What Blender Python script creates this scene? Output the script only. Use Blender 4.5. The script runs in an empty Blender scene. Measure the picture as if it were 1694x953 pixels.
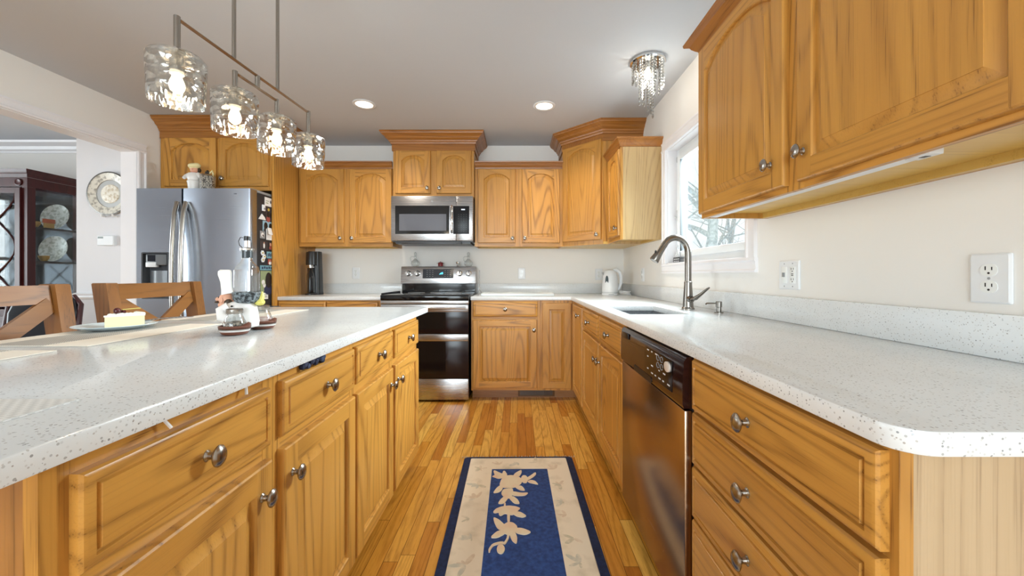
import bpy, bmesh, math, random
from mathutils import Vector, Matrix
random.seed(7)
PI = math.pi
sc = bpy.context.scene
COL = sc.collection

# ------------------------------------------------------------------ camera, world, light, exposure
def lin(c):
    return c / 12.92 if c <= 0.04045 else ((c + 0.055) / 1.055) ** 2.4
def C(h):
    h = h.lstrip('#')
    return tuple(lin(int(h[i:i + 2], 16) / 255) for i in (0, 2, 4)) + (1.0,)

cam = bpy.data.cameras.new('camera')
camo = bpy.data.objects.new('camera', cam)
COL.objects.link(camo)
camo.location = (0, 0, 1.105)
camo.rotation_euler = (PI / 2, 0, 0)
cam.sensor_width = 36
cam.lens = 36 * 640 / 1694
cam.shift_x = -(856 - 847) / 1694
cam.shift_y = -(476.5 - 455) / 1694
cam.clip_start = 0.02
sc.camera = camo
sc.view_settings.view_transform = 'Standard'
sc.view_settings.look = 'None'
sc.view_settings.gamma = 1
sc.view_settings.use_curve_mapping = False
sc.view_settings.exposure = 0.44

w = bpy.data.worlds.new('world')
sc.world = w
w.use_nodes = True
bg = w.node_tree.nodes['Background']
bg.inputs[0].default_value = (0.86, 0.95, 1.0, 1)
bg.inputs[1].default_value = 1.05

def area(name, loc, rot, sx, sy, power, color=(1, 1, 1)):
    l = bpy.data.lights.new(name, 'AREA')
    l.shape = 'RECTANGLE'; l.size = sx; l.size_y = sy
    l.energy = power; l.color = color
    o = bpy.data.objects.new(name, l)
    COL.objects.link(o)
    o.location = loc; o.rotation_euler = rot
    return o
# daylight outside the rear window, the dining-room window and the sink window
area('daylight_rear_window', (-0.9, -4.3, 1.35), (PI / 2, 0, 0), 3.4, 2.0, 205, (0.84, 0.93, 1.0))
area('daylight_dining_window', (-6.9, 1.8, 1.35), (PI / 2, 0, -PI / 2), 2.4, 1.8, 100, (0.90, 0.96, 1.0))
area('daylight_sink_window', (2.2, 2.75, 2.3), (0, math.radians(62), 0), 1.6, 1.7, 400, (0.82, 0.94, 1.0))

# ------------------------------------------------------------------ materials
def mat(name):
    m = bpy.data.materials.new(name); m.use_nodes = True
    return m, m.node_tree, m.node_tree.nodes['Principled BSDF']
def pm(name, col, rough=0.5, metal=0.0, emit=None, es=0.0, coat=0.0, spec=0.5):
    m, nt, b = mat(name)
    b.inputs['Base Color'].default_value = C(col) if isinstance(col, str) else col
    b.inputs['Roughness'].default_value = rough
    b.inputs['Metallic'].default_value = metal
    b.inputs['Specular IOR Level'].default_value = spec
    b.inputs['Coat Weight'].default_value = coat
    if emit:
        b.inputs['Emission Color'].default_value = C(emit)
        b.inputs['Emission Strength'].default_value = es
    return m
class N:
    """small node helper"""
    def __init__(s, nt): s.nt = nt
    def n(s, t, **k):
        x = s.nt.nodes.new(t)
        for a, b in k.items(): setattr(x, a, b)
        return x
    def l(s, a, b): s.nt.links.new(a, b)
    def math(s, op, a, b=None):
        x = s.n('ShaderNodeMath', operation=op)
        for i, v in enumerate((a, b)):
            if v is None: continue
            if isinstance(v, (int, float)): x.inputs[i].default_value = v
            else: s.l(v, x.inputs[i])
        return x.outputs[0]
    def ramp(s, fac, stops):
        r = s.n('ShaderNodeValToRGB')
        e = r.color_ramp.elements
        while len(e) < len(stops): e.new(0.5)
        for i, (p, c) in enumerate(stops):
            e[i].position = p; e[i].color = c if not isinstance(c, str) else C(c)
        s.l(fac, r.inputs[0]); return r.outputs[0]
    def mix(s, fac, a, b, mode='MIX'):
        x = s.n('ShaderNodeMix', data_type='RGBA', blend_type=mode)
        for i, v in ((0, fac), (6, a), (7, b)):
            if isinstance(v, (int, float)): x.inputs[i].default_value = v
            elif isinstance(v, (tuple, str)): x.inputs[i].default_value = C(v) if isinstance(v, str) else v
            else: s.l(v, x.inputs[i])
        return x.outputs[2]

def oak(name, axis, light='#cb9445', mid='#ba8238', dark='#6f4318', rough=0.33, cath=1.0, rnd=True):
    """honey oak with cathedral figure and pores; the grain runs along one local axis"""
    m, nt, b = mat(name); h = N(nt)
    tc = h.n('ShaderNodeTexCoord'); oi = h.n('ShaderNodeObjectInfo')
    add = h.n('ShaderNodeVectorMath', operation='ADD')
    mul = h.n('ShaderNodeVectorMath', operation='MULTIPLY')
    h.l(tc.outputs['Object'], mul.inputs[0])
    sc_ = [1.0, 1.0, 1.0]; sc_[axis] = 0.085; mul.inputs[1].default_value = sc_
    cmb = h.n('ShaderNodeCombineXYZ')
    rr = h.math('MULTIPLY', oi.outputs['Random'], 17.0 if rnd else 0.0)
    for i in range(3): h.l(rr, cmb.inputs[i])
    h.l(mul.outputs[0], add.inputs[0]); h.l(cmb.outputs[0], add.inputs[1])
    n1 = h.n('ShaderNodeTexNoise'); n1.inputs['Scale'].default_value = 3.6
    n1.inputs['Detail'].default_value = 0.6; n1.inputs['Distortion'].default_value = 0.15
    h.l(add.outputs[0], n1.inputs['Vector'])
    s1 = h.math('SINE', h.math('MULTIPLY', n1.outputs[0], 170.0))
    ring = h.math('POWER', h.math('MULTIPLY', h.math('ADD', s1, 1.0), 0.5), 4.0)
    mul2 = h.n('ShaderNodeVectorMath', operation='MULTIPLY')
    s2 = [1.0, 1.0, 1.0]; s2[axis] = 0.22; mul2.inputs[1].default_value = s2
    h.l(add.outputs[0], mul2.inputs[0])
    n2 = h.n('ShaderNodeTexNoise'); n2.inputs['Scale'].default_value = 330; n2.inputs['Detail'].default_value = 2
    h.l(mul2.outputs[0], n2.inputs['Vector'])
    n3 = h.n('ShaderNodeTexNoise'); n3.inputs['Scale'].default_value = 14; n3.inputs['Detail'].default_value = 3
    h.l(add.outputs[0], n3.inputs['Vector'])
    base = h.ramp(n3.outputs[0], [(0.22, mid), (0.78, light)])
    pore = h.ramp(n2.outputs[0], [(0.30, (1, 1, 1, 1)), (0.47, (0, 0, 0, 1))])
    f = h.math('MULTIPLY', h.math('MULTIPLY', ring, 0.38 * cath), h.math('ADD', h.math('POWER', oi.outputs['Random'], 2.0), 0.45))
    f2 = h.math('MULTIPLY', pore, h.math('ADD', h.math('MULTIPLY', ring, 0.45), 0.12))
    col = h.mix(h.math('MINIMUM', h.math('ADD', f, f2), 0.85), base, dark)
    tint = h.math('ADD', h.math('MULTIPLY', oi.outputs['Random'], 0.16), 0.92)
    hsv = h.n('ShaderNodeHueSaturation'); h.l(col, hsv.inputs['Color']); h.l(tint, hsv.inputs['Value'])
    h.l(hsv.outputs[0], b.inputs['Base Color'])
    b.inputs['Roughness'].default_value = rough
    bp = h.n('ShaderNodeBump'); bp.inputs['Strength'].default_value = 0.06; bp.inputs['Distance'].default_value = 0.002
    h.l(pore, bp.inputs['Height']); h.l(bp.outputs[0], b.inputs['Normal'])
    return m

def quartz(name):
    m, nt, b = mat(name); h = N(nt)
    tc = h.n('ShaderNodeTexCoord')
    col = (0.78, 0.80, 0.805, 1)
    cur = None
    for sc_, thr, c, keep in ((150, 0.25, '#706c68', 0.58), (200, 0.27, '#9a8f84', 0.60), (110, 0.16, '#5f6367', 0.66)):
        v = h.n('ShaderNodeTexVoronoi'); v.inputs['Scale'].default_value = sc_
        h.l(tc.outputs['Object'], v.inputs['Vector'])
        sep = h.n('ShaderNodeSeparateColor'); h.l(v.outputs['Color'], sep.inputs[0])
        dot = h.math('LESS_THAN', v.outputs['Distance'], thr)
        f = h.math('MULTIPLY', dot, h.math('GREATER_THAN', sep.outputs[0], keep))
        f = h.math('MULTIPLY', f, h.math('ADD', h.math('MULTIPLY', sep.outputs[1], 0.65), 0.1))
        cur = h.mix(f, col if cur is None else cur, c)
    n = h.n('ShaderNodeTexNoise'); n.inputs['Scale'].default_value = 6; n.inputs['Detail'].default_value = 4
    h.l(tc.outputs['Object'], n.inputs['Vector'])
    cl = h.ramp(n.outputs[0], [(0.3, (0.93, 0.93, 0.93, 1)), (0.7, (1, 1, 1, 1))])
    cur = h.mix(1.0, cur, cl, 'MULTIPLY')
    h.l(cur, b.inputs['Base Color'])
    b.inputs['Roughness'].default_value = 0.16
    return m

def floor_mat():
    m, nt, b = mat('oak_strip_floor'); h = N(nt)
    tc = h.n('ShaderNodeTexCoord'); sp = h.n('ShaderNodeSeparateXYZ'); h.l(tc.outputs['Object'], sp.inputs[0])
    u = h.math('DIVIDE', sp.outputs[0], 0.0575)
    row = h.math('FLOOR', u); fu = h.math('FRACT', u)
    wn = h.n('ShaderNodeTexWhiteNoise', noise_dimensions='1D'); h.l(row, wn.inputs['W'])
    vv = h.math('ADD', h.math('DIVIDE', sp.outputs[1], 0.82), h.math('MULTIPLY', wn.outputs[0], 9.0))
    pl = h.math('FLOOR', vv); fv = h.math('FRACT', vv)
    cb = h.n('ShaderNodeCombineXYZ'); h.l(row, cb.inputs[0]); h.l(pl, cb.inputs[1])
    w2 = h.n('ShaderNodeTexWhiteNoise', noise_dimensions='3D'); h.l(cb.outputs[0], w2.inputs['Vector'])
    base = h.ramp(w2.outputs[0], [(0.0, '#b36f24'), (0.3, '#cf8f35'), (0.65, '#dba044'), (1.0, '#e6b255')])
    # grain, offset per board
    cg = h.n('ShaderNodeCombineXYZ')
    h.l(h.math('ADD', sp.outputs[0], h.math('MULTIPLY', w2.outputs[0], 13.0)), cg.inputs[0])
    h.l(h.math('MULTIPLY', sp.outputs[1], 0.09), cg.inputs[1]); h.l(h.math('MULTIPLY', w2.outputs[0], 5.0), cg.inputs[2])
    n1 = h.n('ShaderNodeTexNoise'); n1.inputs['Scale'].default_value = 7; n1.inputs['Detail'].default_value = 1.5
    h.l(cg.outputs[0], n1.inputs['Vector'])
    ring = h.math('POWER', h.math('MULTIPLY', h.math('ADD', h.math('SINE', h.math('MULTIPLY', n1.outputs[0], 90.0)), 1.0), 0.5), 3.0)
    n2 = h.n('ShaderNodeTexNoise'); n2.inputs['Scale'].default_value = 180; n2.inputs['Detail'].default_value = 2
    h.l(cg.outputs[0], n2.inputs['Vector'])
    pore = h.ramp(n2.outputs[0], [(0.32, (1, 1, 1, 1)), (0.5, (0, 0, 0, 1))])
    f = h.math('ADD', h.math('MULTIPLY', ring, 0.32), h.math('MULTIPLY', pore, 0.22))
    col = h.mix(f, base, '#7a4512')
    e1 = h.math('LESS_THAN', h.math('MINIMUM', fu, h.math('SUBTRACT', 1.0, fu)), 0.022)
    e2 = h.math('LESS_THAN', fv, 0.003)
    gap = h.math('MAXIMUM', e1, e2)
    col = h.mix(h.math('MULTIPLY', gap, 0.75), col, '#3d2208')
    h.l(col, b.inputs['Base Color'])
    b.inputs['Roughness'].default_value = 0.27
    bp = h.n('ShaderNodeBump'); bp.inputs['Strength'].default_value = 0.25; bp.inputs['Distance'].default_value = 0.001
    h.l(h.math('SUBTRACT', 1.0, gap), bp.inputs['Height']); h.l(bp.outputs[0], b.inputs['Normal'])
    return m

def brushed(name, col='#b9b8b6', rough=0.28, axis=0, metal=1.0, bump=0.04):
    m, nt, b = mat(name); h = N(nt)
    tc = h.n('ShaderNodeTexCoord'); mp = h.n('ShaderNodeMapping')
    s = [260, 260, 260]; s[axis] = 2.0; mp.inputs['Scale'].default_value = s
    h.l(tc.outputs['Object'], mp.inputs[0])
    n = h.n('ShaderNodeTexNoise'); n.inputs['Scale'].default_value = 1.0; n.inputs['Detail'].default_value = 3
    h.l(mp.outputs[0], n.inputs['Vector'])
    b.inputs['Base Color'].default_value = C(col); b.inputs['Metallic'].default_value = metal
    r = h.math('ADD', h.math('MULTIPLY', n.outputs[0], 0.12), rough - 0.06)
    h.l(r, b.inputs['Roughness'])
    bp = h.n('ShaderNodeBump'); bp.inputs['Strength'].default_value = bump; bp.inputs['Distance'].default_value = 0.001
    h.l(n.outputs[0], bp.inputs['Height']); h.l(bp.outputs[0], b.inputs['Normal'])
    return m

def thin_glass(name, tint=(0.96, 0.98, 0.98, 1), blend=0.25, rough=0.03, hammer=0.0, scale=60, base=0.04):
    """a glass wall thin enough that light passes straight through"""
    m, nt, b = mat(name); h = N(nt); nt.nodes.remove(b)
    out = nt.nodes['Material Output']
    tr = h.n('ShaderNodeBsdfTransparent'); tr.inputs[0].default_value = tint
    gl = h.n('ShaderNodeBsdfAnisotropic') if False else h.n('ShaderNodeBsdfGlossy')
    gl.inputs['Roughness'].default_value = rough
    lw = h.n('ShaderNodeLayerWeight'); lw.inputs['Blend'].default_value = blend
    mx = h.n('ShaderNodeMixShader')
    f = h.math('ADD', h.math('MULTIPLY', lw.outputs['Facing'], 1.0 - base), base)
    f = h.math('POWER', f, 1.6) if hammer == 0 else f
    h.l(f, mx.inputs[0]); h.l(tr.outputs[0], mx.inputs[1]); h.l(gl.outputs[0], mx.inputs[2])
    h.l(mx.outputs[0], out.inputs[0])
    if hammer:
        tc = h.n('ShaderNodeTexCoord')
        v = h.n('ShaderNodeTexVoronoi', feature='F1'); v.inputs['Scale'].default_value = scale
        h.l(tc.outputs['Object'], v.inputs['Vector'])
        bp = h.n('ShaderNodeBump'); bp.inputs['Strength'].default_value = hammer; bp.inputs['Distance'].default_value = 0.01
        h.l(v.outputs['Distance'], bp.inputs['Height'])
        h.l(bp.outputs[0], lw.inputs['Normal']); h.l(bp.outputs[0], gl.inputs['Normal'])
    return m

def painted(name, col, rough=0.6, bump=0.05, scale=220):
    m, nt, b = mat(name); h = N(nt)
    b.inputs['Base Color'].default_value = C(col); b.inputs['Roughness'].default_value = rough
    tc = h.n('ShaderNodeTexCoord'); n = h.n('ShaderNodeTexNoise'); n.inputs['Scale'].default_value = scale
    h.l(tc.outputs['Object'], n.inputs['Vector'])
    bp = h.n('ShaderNodeBump'); bp.inputs['Strength'].default_value = bump; bp.inputs['Distance'].default_value = 0.002
    h.l(n.outputs[0], bp.inputs['Height']); h.l(bp.outputs[0], b.inputs['Normal'])
    return m

def noisy(name, a, b_, scale=8, lo=0.4, hi=0.65, rough=0.8, bump=0.0, detail=4):
    m, nt, b = mat(name); h = N(nt)
    tc = h.n('ShaderNodeTexCoord'); n = h.n('ShaderNodeTexNoise'); n.inputs['Scale'].default_value = scale
    n.inputs['Detail'].default_value = detail
    h.l(tc.outputs['Object'], n.inputs['Vector'])
    h.l(h.ramp(n.outputs[0], [(lo, a), (hi, b_)]), b.inputs['Base Color'])
    b.inputs['Roughness'].default_value = rough
    if bump:
        bp = h.n('ShaderNodeBump'); bp.inputs['Strength'].default_value = bump; bp.inputs['Distance'].default_value = 0.004
        h.l(n.outputs[0], bp.inputs['Height']); h.l(bp.outputs[0], b.inputs['Normal'])
    return m

def woven(name, a, b_, sc_=170):
    m, nt, b = mat(name); h = N(nt)
    tc = h.n('ShaderNodeTexCoord'); ck = h.n('ShaderNodeTexChecker'); ck.inputs['Scale'].default_value = sc_
    ck.inputs[1].default_value = C(a); ck.inputs[2].default_value = C(b_)
    h.l(tc.outputs['Object'], ck.inputs['Vector']); h.l(ck.outputs[0], b.inputs['Base Color'])
    b.inputs['Roughness'].default_value = 0.8
    bp = h.n('ShaderNodeBump'); bp.inputs['Strength'].default_value = 0.4; bp.inputs['Distance'].default_value = 0.002
    h.l(ck.outputs[1], bp.inputs['Height']); h.l(bp.outputs[0], b.inputs['Normal'])
    return m

OV = oak('oak_vertical_grain', 2)
OH = oak('oak_horizontal_grain', 0)
OD = oak('oak_moulding', 0, light='#a97033', mid='#935c28', dark='#5d3815', cath=0.5)
OE = oak('oak_lit_end', 2, light='#c4aa88', mid='#b69b76', dark='#8c7152', rough=0.4, cath=0.7)  # paler oak: rear light on the cabinet ends put into the colour
OSIDE = oak('oak_glare_side', 2, light='#c9ab7c', mid='#bd9d6c', dark='#80603a', rough=0.35)  # glare on the side panel painted in as a paler oak
ISL = oak('oak_island_end', 2, light='#a8743e', mid='#966432', dark='#5c3918', cath=1.2)
OU = oak('oak_underside', 1, light='#dcb765', mid='#d0a856', dark='#b58d43', rough=0.3, cath=0.2)
OK_TOE = oak('oak_toe_board', 0, light='#a87749', mid='#94653b', dark='#61401f', cath=0.4)
RUST = oak('rustic_brown_wood', 1, light='#97632a', mid='#7d4e20', dark='#44280f', rough=0.4, cath=0.6)
RUSTZ = oak('rustic_brown_wood_upright', 2, light='#8f5d2a', mid='#774a20', dark='#412610', rough=0.4, cath=0.6)
CHERRY = oak('dark_cherry_wood', 2, light='#4a1717', mid='#3a1013', dark='#1d0709', rough=0.36, cath=0.5)
QZ = quartz('speckled_quartz')
FL = floor_mat()
WALL = painted('warm_white_wall_paint', '#ece9e4', 0.65)
WALLG = painted('cool_white_wall_paint', '#dedcde', 0.65)
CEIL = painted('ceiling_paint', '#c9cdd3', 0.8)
TRIM = painted('white_trim_paint', '#eceaec', 0.35, 0.01)
VINYL = pm('white_vinyl', '#eef2f4', 0.3)
STEEL = brushed('brushed_steel', '#b4b3b4', 0.27, 0)
STEELF = brushed('brushed_fridge_steel', '#aeb5c1', 0.25, 0)  # bluish window reflection put into the steel colour
STEELD = brushed('brushed_dishwasher_steel', '#a89078', 0.24, 0, bump=0.008)  # brown reflection of the floor mixed into the steel colour
NICKEL = pm('satin_nickel', '#a29c94', 0.24, 1.0)
CHROME = pm('polished_chrome', '#d5d5d5', 0.08, 1.0)
TAPM = pm('tap_nickel', '#827d77', 0.26, 1.0)
BLACKG = pm('black_glass', '#0e0e11', 0.09, 0.0, spec=0.45)
OVENG = pm('oven_door_glass', '#1c1013', 0.16, spec=0.35)
MICROG = pm('microwave_window_glass', '#5d5f68', 0.1, spec=0.7)
BLACKP = pm('black_plastic', '#141416', 0.35)
BROWNP = pm('dark_brown_glossy_plastic', '#2a1512', 0.12, spec=0.6)
GREYP = pm('grey_plastic', '#8e9092', 0.4)
DKGREY = pm('dark_grey_enamel', '#3a3b3e', 0.35)
WHITEP = pm('white_plastic', '#e6e8ea', 0.35)
WHITEC = pm('white_ceramic', '#eef0ee', 0.15)
SINK = noisy('grey_composite', '#5b5e63', '#6e7277', 120, rough=0.45)
GLASS = thin_glass('clear_glass')
WGLASS = thin_glass('window_glass', base=0.03, blend=0.15)
BOTTLEG = thin_glass('bottle_glass', tint=(0.93, 0.95, 0.95, 1), blend=0.45, base=0.12)
HAMMER = thin_glass('hammered_glass', tint=(0.94, 0.94, 0.92, 1), blend=0.3, hammer=0.42, scale=42, base=0.05)
CRYST = thin_glass('crystal', tint=(0.80, 0.80, 0.78, 1), blend=0.6, base=0.30, rough=0.04)
BULB = pm('lit_bulb', '#fff2d8', 0.4, emit='#ffe6bc', es=9)
CANLENS = pm('lit_can_lens', '#fff6e6', 0.4, emit='#fff0d8', es=3)
CRBULB = pm('lit_crystal_bulb', '#fff8ec', 0.4, emit='#fff3dd', es=5)
SOCK = pm('lamp_socket', '#e9dfcb', 0.5)
BLUE = noisy('navy_wool', '#203c78', '#2f549a', 60, 0.35, 0.7, 0.95, 0.5)
NAVYB = noisy('navy_wool_edge', '#121f40', '#1a2c57', 60, 0.35, 0.7, 0.95, 0.5)
BEIGE = noisy('beige_wool', '#c6b9a0', '#e4d8c2', 9, 0.25, 0.48, 0.95, 0.4, 6)
PETAL = noisy('cream_wool_flowers', '#e0c4a8', '#e0d2b6', 14, 0.35, 0.6, 0.95, 0.4)
FRINGE = pm('cotton_fringe', '#b7a98d', 0.9)

# ------------------------------------------------------------------ mesh helpers
class MB:
    def __init__(s, T=None):
        s.bm = bmesh.new(); s.T = T
    def v(s, p):
        p = Vector(p)
        return s.bm.verts.new(s.T @ p if s.T else p)
    def f(s, vs, m=0):
        try:
            fa = s.bm.faces.new(vs); fa.material_index = m; return fa
        except ValueError:
            return None
    def box(s, x0, x1, y0, y1, z0, z1, m=0, bev=0.0, seg=2):
        vs = [s.v((x, y, z)) for x in (x0, x1) for y in (y0, y1) for z in (z0, z1)]
        fs = [s.f([vs[i] for i in q], m) for q in ((0, 1, 3, 2), (4, 6, 7, 5), (0, 4, 5, 1), (2, 3, 7, 6), (0, 2, 6, 4), (1, 5, 7, 3))]
        if bev:
            es = list({e for f in fs for e in f.edges})
            bmesh.ops.bevel(s.bm, geom=es, offset=bev, segments=seg, profile=0.5, affect='EDGES', clamp_overlap=True)
        return s
    def bridge(s, A, B, m=0, closed=True):
        n = len(A)
        for i in range(n if closed else n - 1):
            j = (i + 1) % n
            s.f([A[i], A[j], B[j], B[i]], m)
    def loop(s, pts): return [s.v(p) for p in pts]
    def loops(s, L, m=0, cap0=True, cap1=True):
        R = [s.loop(l) for l in L]
        for a, b in zip(R, R[1:]): s.bridge(a, b, m)
        if cap0: s.f(list(reversed(R[0])), m)
        if cap1: s.f(R[-1], m)
        return s
    def prism(s, pts, vec, m=0):
        vec = Vector(vec)
        return s.loops([pts, [Vector(p) + vec for p in pts]], m)
    def lathe(s, prof, c=(0, 0, 0), ax='Z', seg=24, m=0, sx=1.0, sy=1.0, caps=True, ms=None):
        c = Vector(c); rings = []
        for r, z in prof:
            ring = []
            for k in range(seg):
                a = 2 * PI * k / seg
                u, v_ = r * math.cos(a) * sx, r * math.sin(a) * sy
                p = (u, v_, z) if ax == 'Z' else (u, z, v_) if ax == 'Y' else (z, u, v_)
                ring.append(s.v(c + Vector(p)))
            rings.append(ring)
        for i, (a, b) in enumerate(zip(rings, rings[1:])): s.bridge(a, b, ms[i] if ms else m)
        if caps:
            s.f(rings[0], ms[0] if ms else m); s.f(rings[-1], ms[-1] if ms else m)
        return s
    def sphere(s, c, rx, ry=None, rz=None, seg=16, m=0):
        ry = ry or rx; rz = rz or rx
        n = max(4, seg // 2); L = []
        for i in range(1, n):
            a = PI * i / n
            L.append([(c[0] + rx * math.sin(a) * math.cos(2 * PI * k / seg), c[1] + ry * math.sin(a) * math.sin(2 * PI * k / seg), c[2] - rz * math.cos(a)) for k in range(seg)])
        R = [s.loop(l) for l in L]
        for a, b in zip(R, R[1:]): s.bridge(a, b, m)
        lo = s.v((c[0], c[1], c[2] - rz)); hi = s.v((c[0], c[1], c[2] + rz))
        for k in range(seg):
            s.f([R[0][(k + 1) % seg], R[0][k], lo], m); s.f([R[-1][k], R[-1][(k + 1) % seg], hi], m)
        return s
    def tube(s, pts, r, seg=10, m=0, caps=True, flat=1.0):
        pts = [Vector(p) for p in pts]; n = len(pts)
        rs = r if isinstance(r, (list, tuple)) else [r] * n
        t0 = (pts[1] - pts[0]).normalized()
        up = Vector((0, 0, 1)) if abs(t0.z) < 0.9 else Vector((1, 0, 0))
        u = t0.cross(up).normalized(); L = []
        for i in range(n):
            t = (pts[min(i + 1, n - 1)] - pts[max(i - 1, 0)]).normalized()
            u = (u - t * u.dot(t)).normalized(); v_ = t.cross(u)
            L.append([pts[i] + (u * math.cos(2 * PI * k / seg) + v_ * math.sin(2 * PI * k / seg) * flat) * rs[i] for k in range(seg)])
        return s.loops(L, m, caps, caps)
    def sweep(s, path, prof, m=0, z=0.0, caps=True):
        """prof (out, height) carried along a plan path, mitred; out is to the right of travel"""
        path = [Vector((p[0], p[1])) for p in path]; n = len(path); L = []
        def nr(a, b):
            d = (b - a).normalized(); return Vector((d.y, -d.x))
        for i in range(n):
            if i == 0: o = nr(path[0], path[1])
            elif i == n - 1: o = nr(path[-2], path[-1])
            else:
                a, b = nr(path[i - 1], path[i]), nr(path[i], path[i + 1])
                o = (a + b) / (1 + a.dot(b))
            L.append([(path[i].x + o.x * q, path[i].y + o.y * q, z + hh) for q, hh in prof])
        return s.loops(L, m, caps, caps)
    def card(s, c, u, v_, w_, h_, m=0):
        """flat quad: centre, unit axes u v, half sizes"""
        c, u, v_ = Vector(c), Vector(u), Vector(v_)
        return s.f([s.v(c - u * w_ - v_ * h_), s.v(c + u * w_ - v_ * h_), s.v(c + u * w_ + v_ * h_), s.v(c - u * w_ + v_ * h_)], m)
    def build(s, name, mats, parent=None, label=None, smooth=0.6, loc=None, rot=None, kind=None):
        bmesh.ops.remove_doubles(s.bm, verts=s.bm.verts[:], dist=1e-6)
        bmesh.ops.recalc_face_normals(s.bm, faces=s.bm.faces[:])
        me = bpy.data.meshes.new(name)
        s.bm.to_mesh(me); s.bm.free()
        for x in (mats if isinstance(mats, (list, tuple)) else [mats]): me.materials.append(x)
        if smooth:
            for p in me.polygons: p.use_smooth = True
            me.set_sharp_from_angle(angle=smooth)
        o = bpy.data.objects.new(name, me); COL.objects.link(o)
        if parent: o.parent = parent
        if loc: o.location = loc
        if rot: o.rotation_euler = rot
        if label: o['label'] = label
        if kind: o['kind'] = kind
        return o

def tag(o, label, cat, group=None):
    o['label'] = label; o['category'] = cat
    if group: o['group'] = group
    return o
def thing(name, label, cat, loc=(0, 0, 0), rz=0.0, group=None):
    o = bpy.data.objects.new(name, None); COL.objects.link(o)
    o.empty_display_size = 0.05
    o.location = loc; o.rotation_euler = (0, 0, rz)
    return tag(o, label, cat, group)
def share(name, src, parent, loc, rot=(0, 0, 0)):
    o = src.copy(); o.name = name; COL.objects.link(o)
    o.parent = parent; o.location = loc; o.rotation_euler = rot
    return o
def struct(name, mb, mats, smooth=None):
    return mb.build(name, mats, kind='structure', smooth=smooth)
def rrect(x0, x1, z0, z1, r, n=5):
    P = []
    for cx, cz, a0 in ((x1 - r, z1 - r, 0), (x0 + r, z1 - r, PI / 2), (x0 + r, z0 + r, PI), (x1 - r, z0 + r, 1.5 * PI)):
        for k in range(n + 1):
            a = a0 + PI / 2 * k / n; P.append((cx + r * math.cos(a), cz + r * math.sin(a)))
    return P
def slab(us, vs, fill, w0, w1, fn, mb=None, m=0):
    """plate on a grid; cells for which fill(i, j) is false stay open"""
    mb = mb or MB(); nu, nv = len(us) - 1, len(vs) - 1; cache = {}
    def g(i, j, k):
        if (i, j, k) not in cache: cache[(i, j, k)] = mb.v(fn(us[i], vs[j], (w0, w1)[k]))
        return cache[(i, j, k)]
    F = lambda i, j: 0 <= i < nu and 0 <= j < nv and fill(i, j)
    for i in range(nu):
        for j in range(nv):
            if not F(i, j): continue
            mb.f([g(i, j, 0), g(i + 1, j, 0), g(i + 1, j + 1, 0), g(i, j + 1, 0)], m)
            mb.f([g(i, j, 1), g(i + 1, j, 1), g(i + 1, j + 1, 1), g(i, j + 1, 1)], m)
            for (di, dj, a, b) in ((-1, 0, (i, j), (i, j + 1)), (1, 0, (i + 1, j), (i + 1, j + 1)), (0, -1, (i, j), (i + 1, j)), (0, 1, (i, j + 1), (i + 1, j + 1))):
                if not F(i + di, j + dj): mb.f([g(*a, 0), g(*b, 0), g(*b, 1), g(*a, 1)], m)
    return mb
XYZ = lambda u, v, w_: (u, v, w_)
YZX = lambda u, v, w_: (w_, u, v)
XZY = lambda u, v, w_: (u, w_, v)

# ------------------------------------------------------------------ room shell
XR, XL, YB, ZC = 1.11, -3.10, 4.05, 2.458
XD = -6.7
struct('floor', MB().box(XD - .1, 1.3, -4.2, 4.2, -0.05, 0.0), FL)
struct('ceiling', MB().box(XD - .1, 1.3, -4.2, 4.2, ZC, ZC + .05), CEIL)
struct('wall_back', MB().box(-3.223, 1.25, YB, YB + .12, 0, ZC), WALL)
WY0, WY1, WZ0, WZ1 = 1.859, 2.866, 1.187, 2.025
struct('wall_right', slab([-4.12, WY0, WY1, YB], [0, WZ0, WZ1, ZC], lambda i, j: not (i == 1 and j == 1), XR, XR + .14, YZX), WALL)
struct('wall_left', slab([-4.0, 0.8, 3.149, YB], [0, 2.112, ZC], lambda i, j: not (i == 1 and j == 0), XL, -3.223, YZX), WALL)
struct('wall_rear', slab([-3.223, -2.6, 0.7, XR], [0, .25, 2.2, ZC], lambda i, j: not (i == 1 and j == 1), -4.12, -4.0, XZY), WALL)
struct('wall_dining_end', MB().box(XD, -3.99, 3.95, 4.05, 0, ZC), WALL)
struct('wall_dining_nib', MB().box(-3.99, -3.223, 3.5, 4.05, 0, ZC), WALLG)
struct('wall_dining_left', slab([-1.1, .6, 3.0, 3.95], [0, .5, 2.15, ZC], lambda i, j: not (i == 1 and j == 1), XD - .1, XD, YZX), WALLG)
struct('wall_dining_rear', MB().box(XD, -3.223, -1.1, -1.0, 0, ZC), WALLG)

# casing round the dining opening, on the kitchen side, and the jamb lining
CAS = [(0, 0), (.0, .018), (.012, .02), (.02, .014), (.052, .012), (.06, .018), (.07, .018), (.07, 0)]
def casing_bar(mb, a, b, inward, normal, w_=.07):
    """flat casing profile from a to b; inward points away from the opening"""
    a, b, inward, normal = Vector(a), Vector(b), Vector(inward), Vector(normal)
    mb.loops([[p + inward * q * (w_ / .07) + normal * t for q, t in CAS] for p in (a, b)])
mb = MB()
casing_bar(mb, (XL, .8, 2.112), (XL, 3.149 + .07, 2.112), (0, 0, 1), (1, 0, 0))
casing_bar(mb, (XL, 3.149, 0), (XL, 3.149, 2.112), (0, 1, 0), (1, 0, 0))
mb.box(XL + .001, -3.224, 3.143, 3.1488, 0, 2.106); mb.box(XL + .001, -3.224, .8, 3.1488, 2.106, 2.1118)
struct('trim_1', mb, TRIM)
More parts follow.
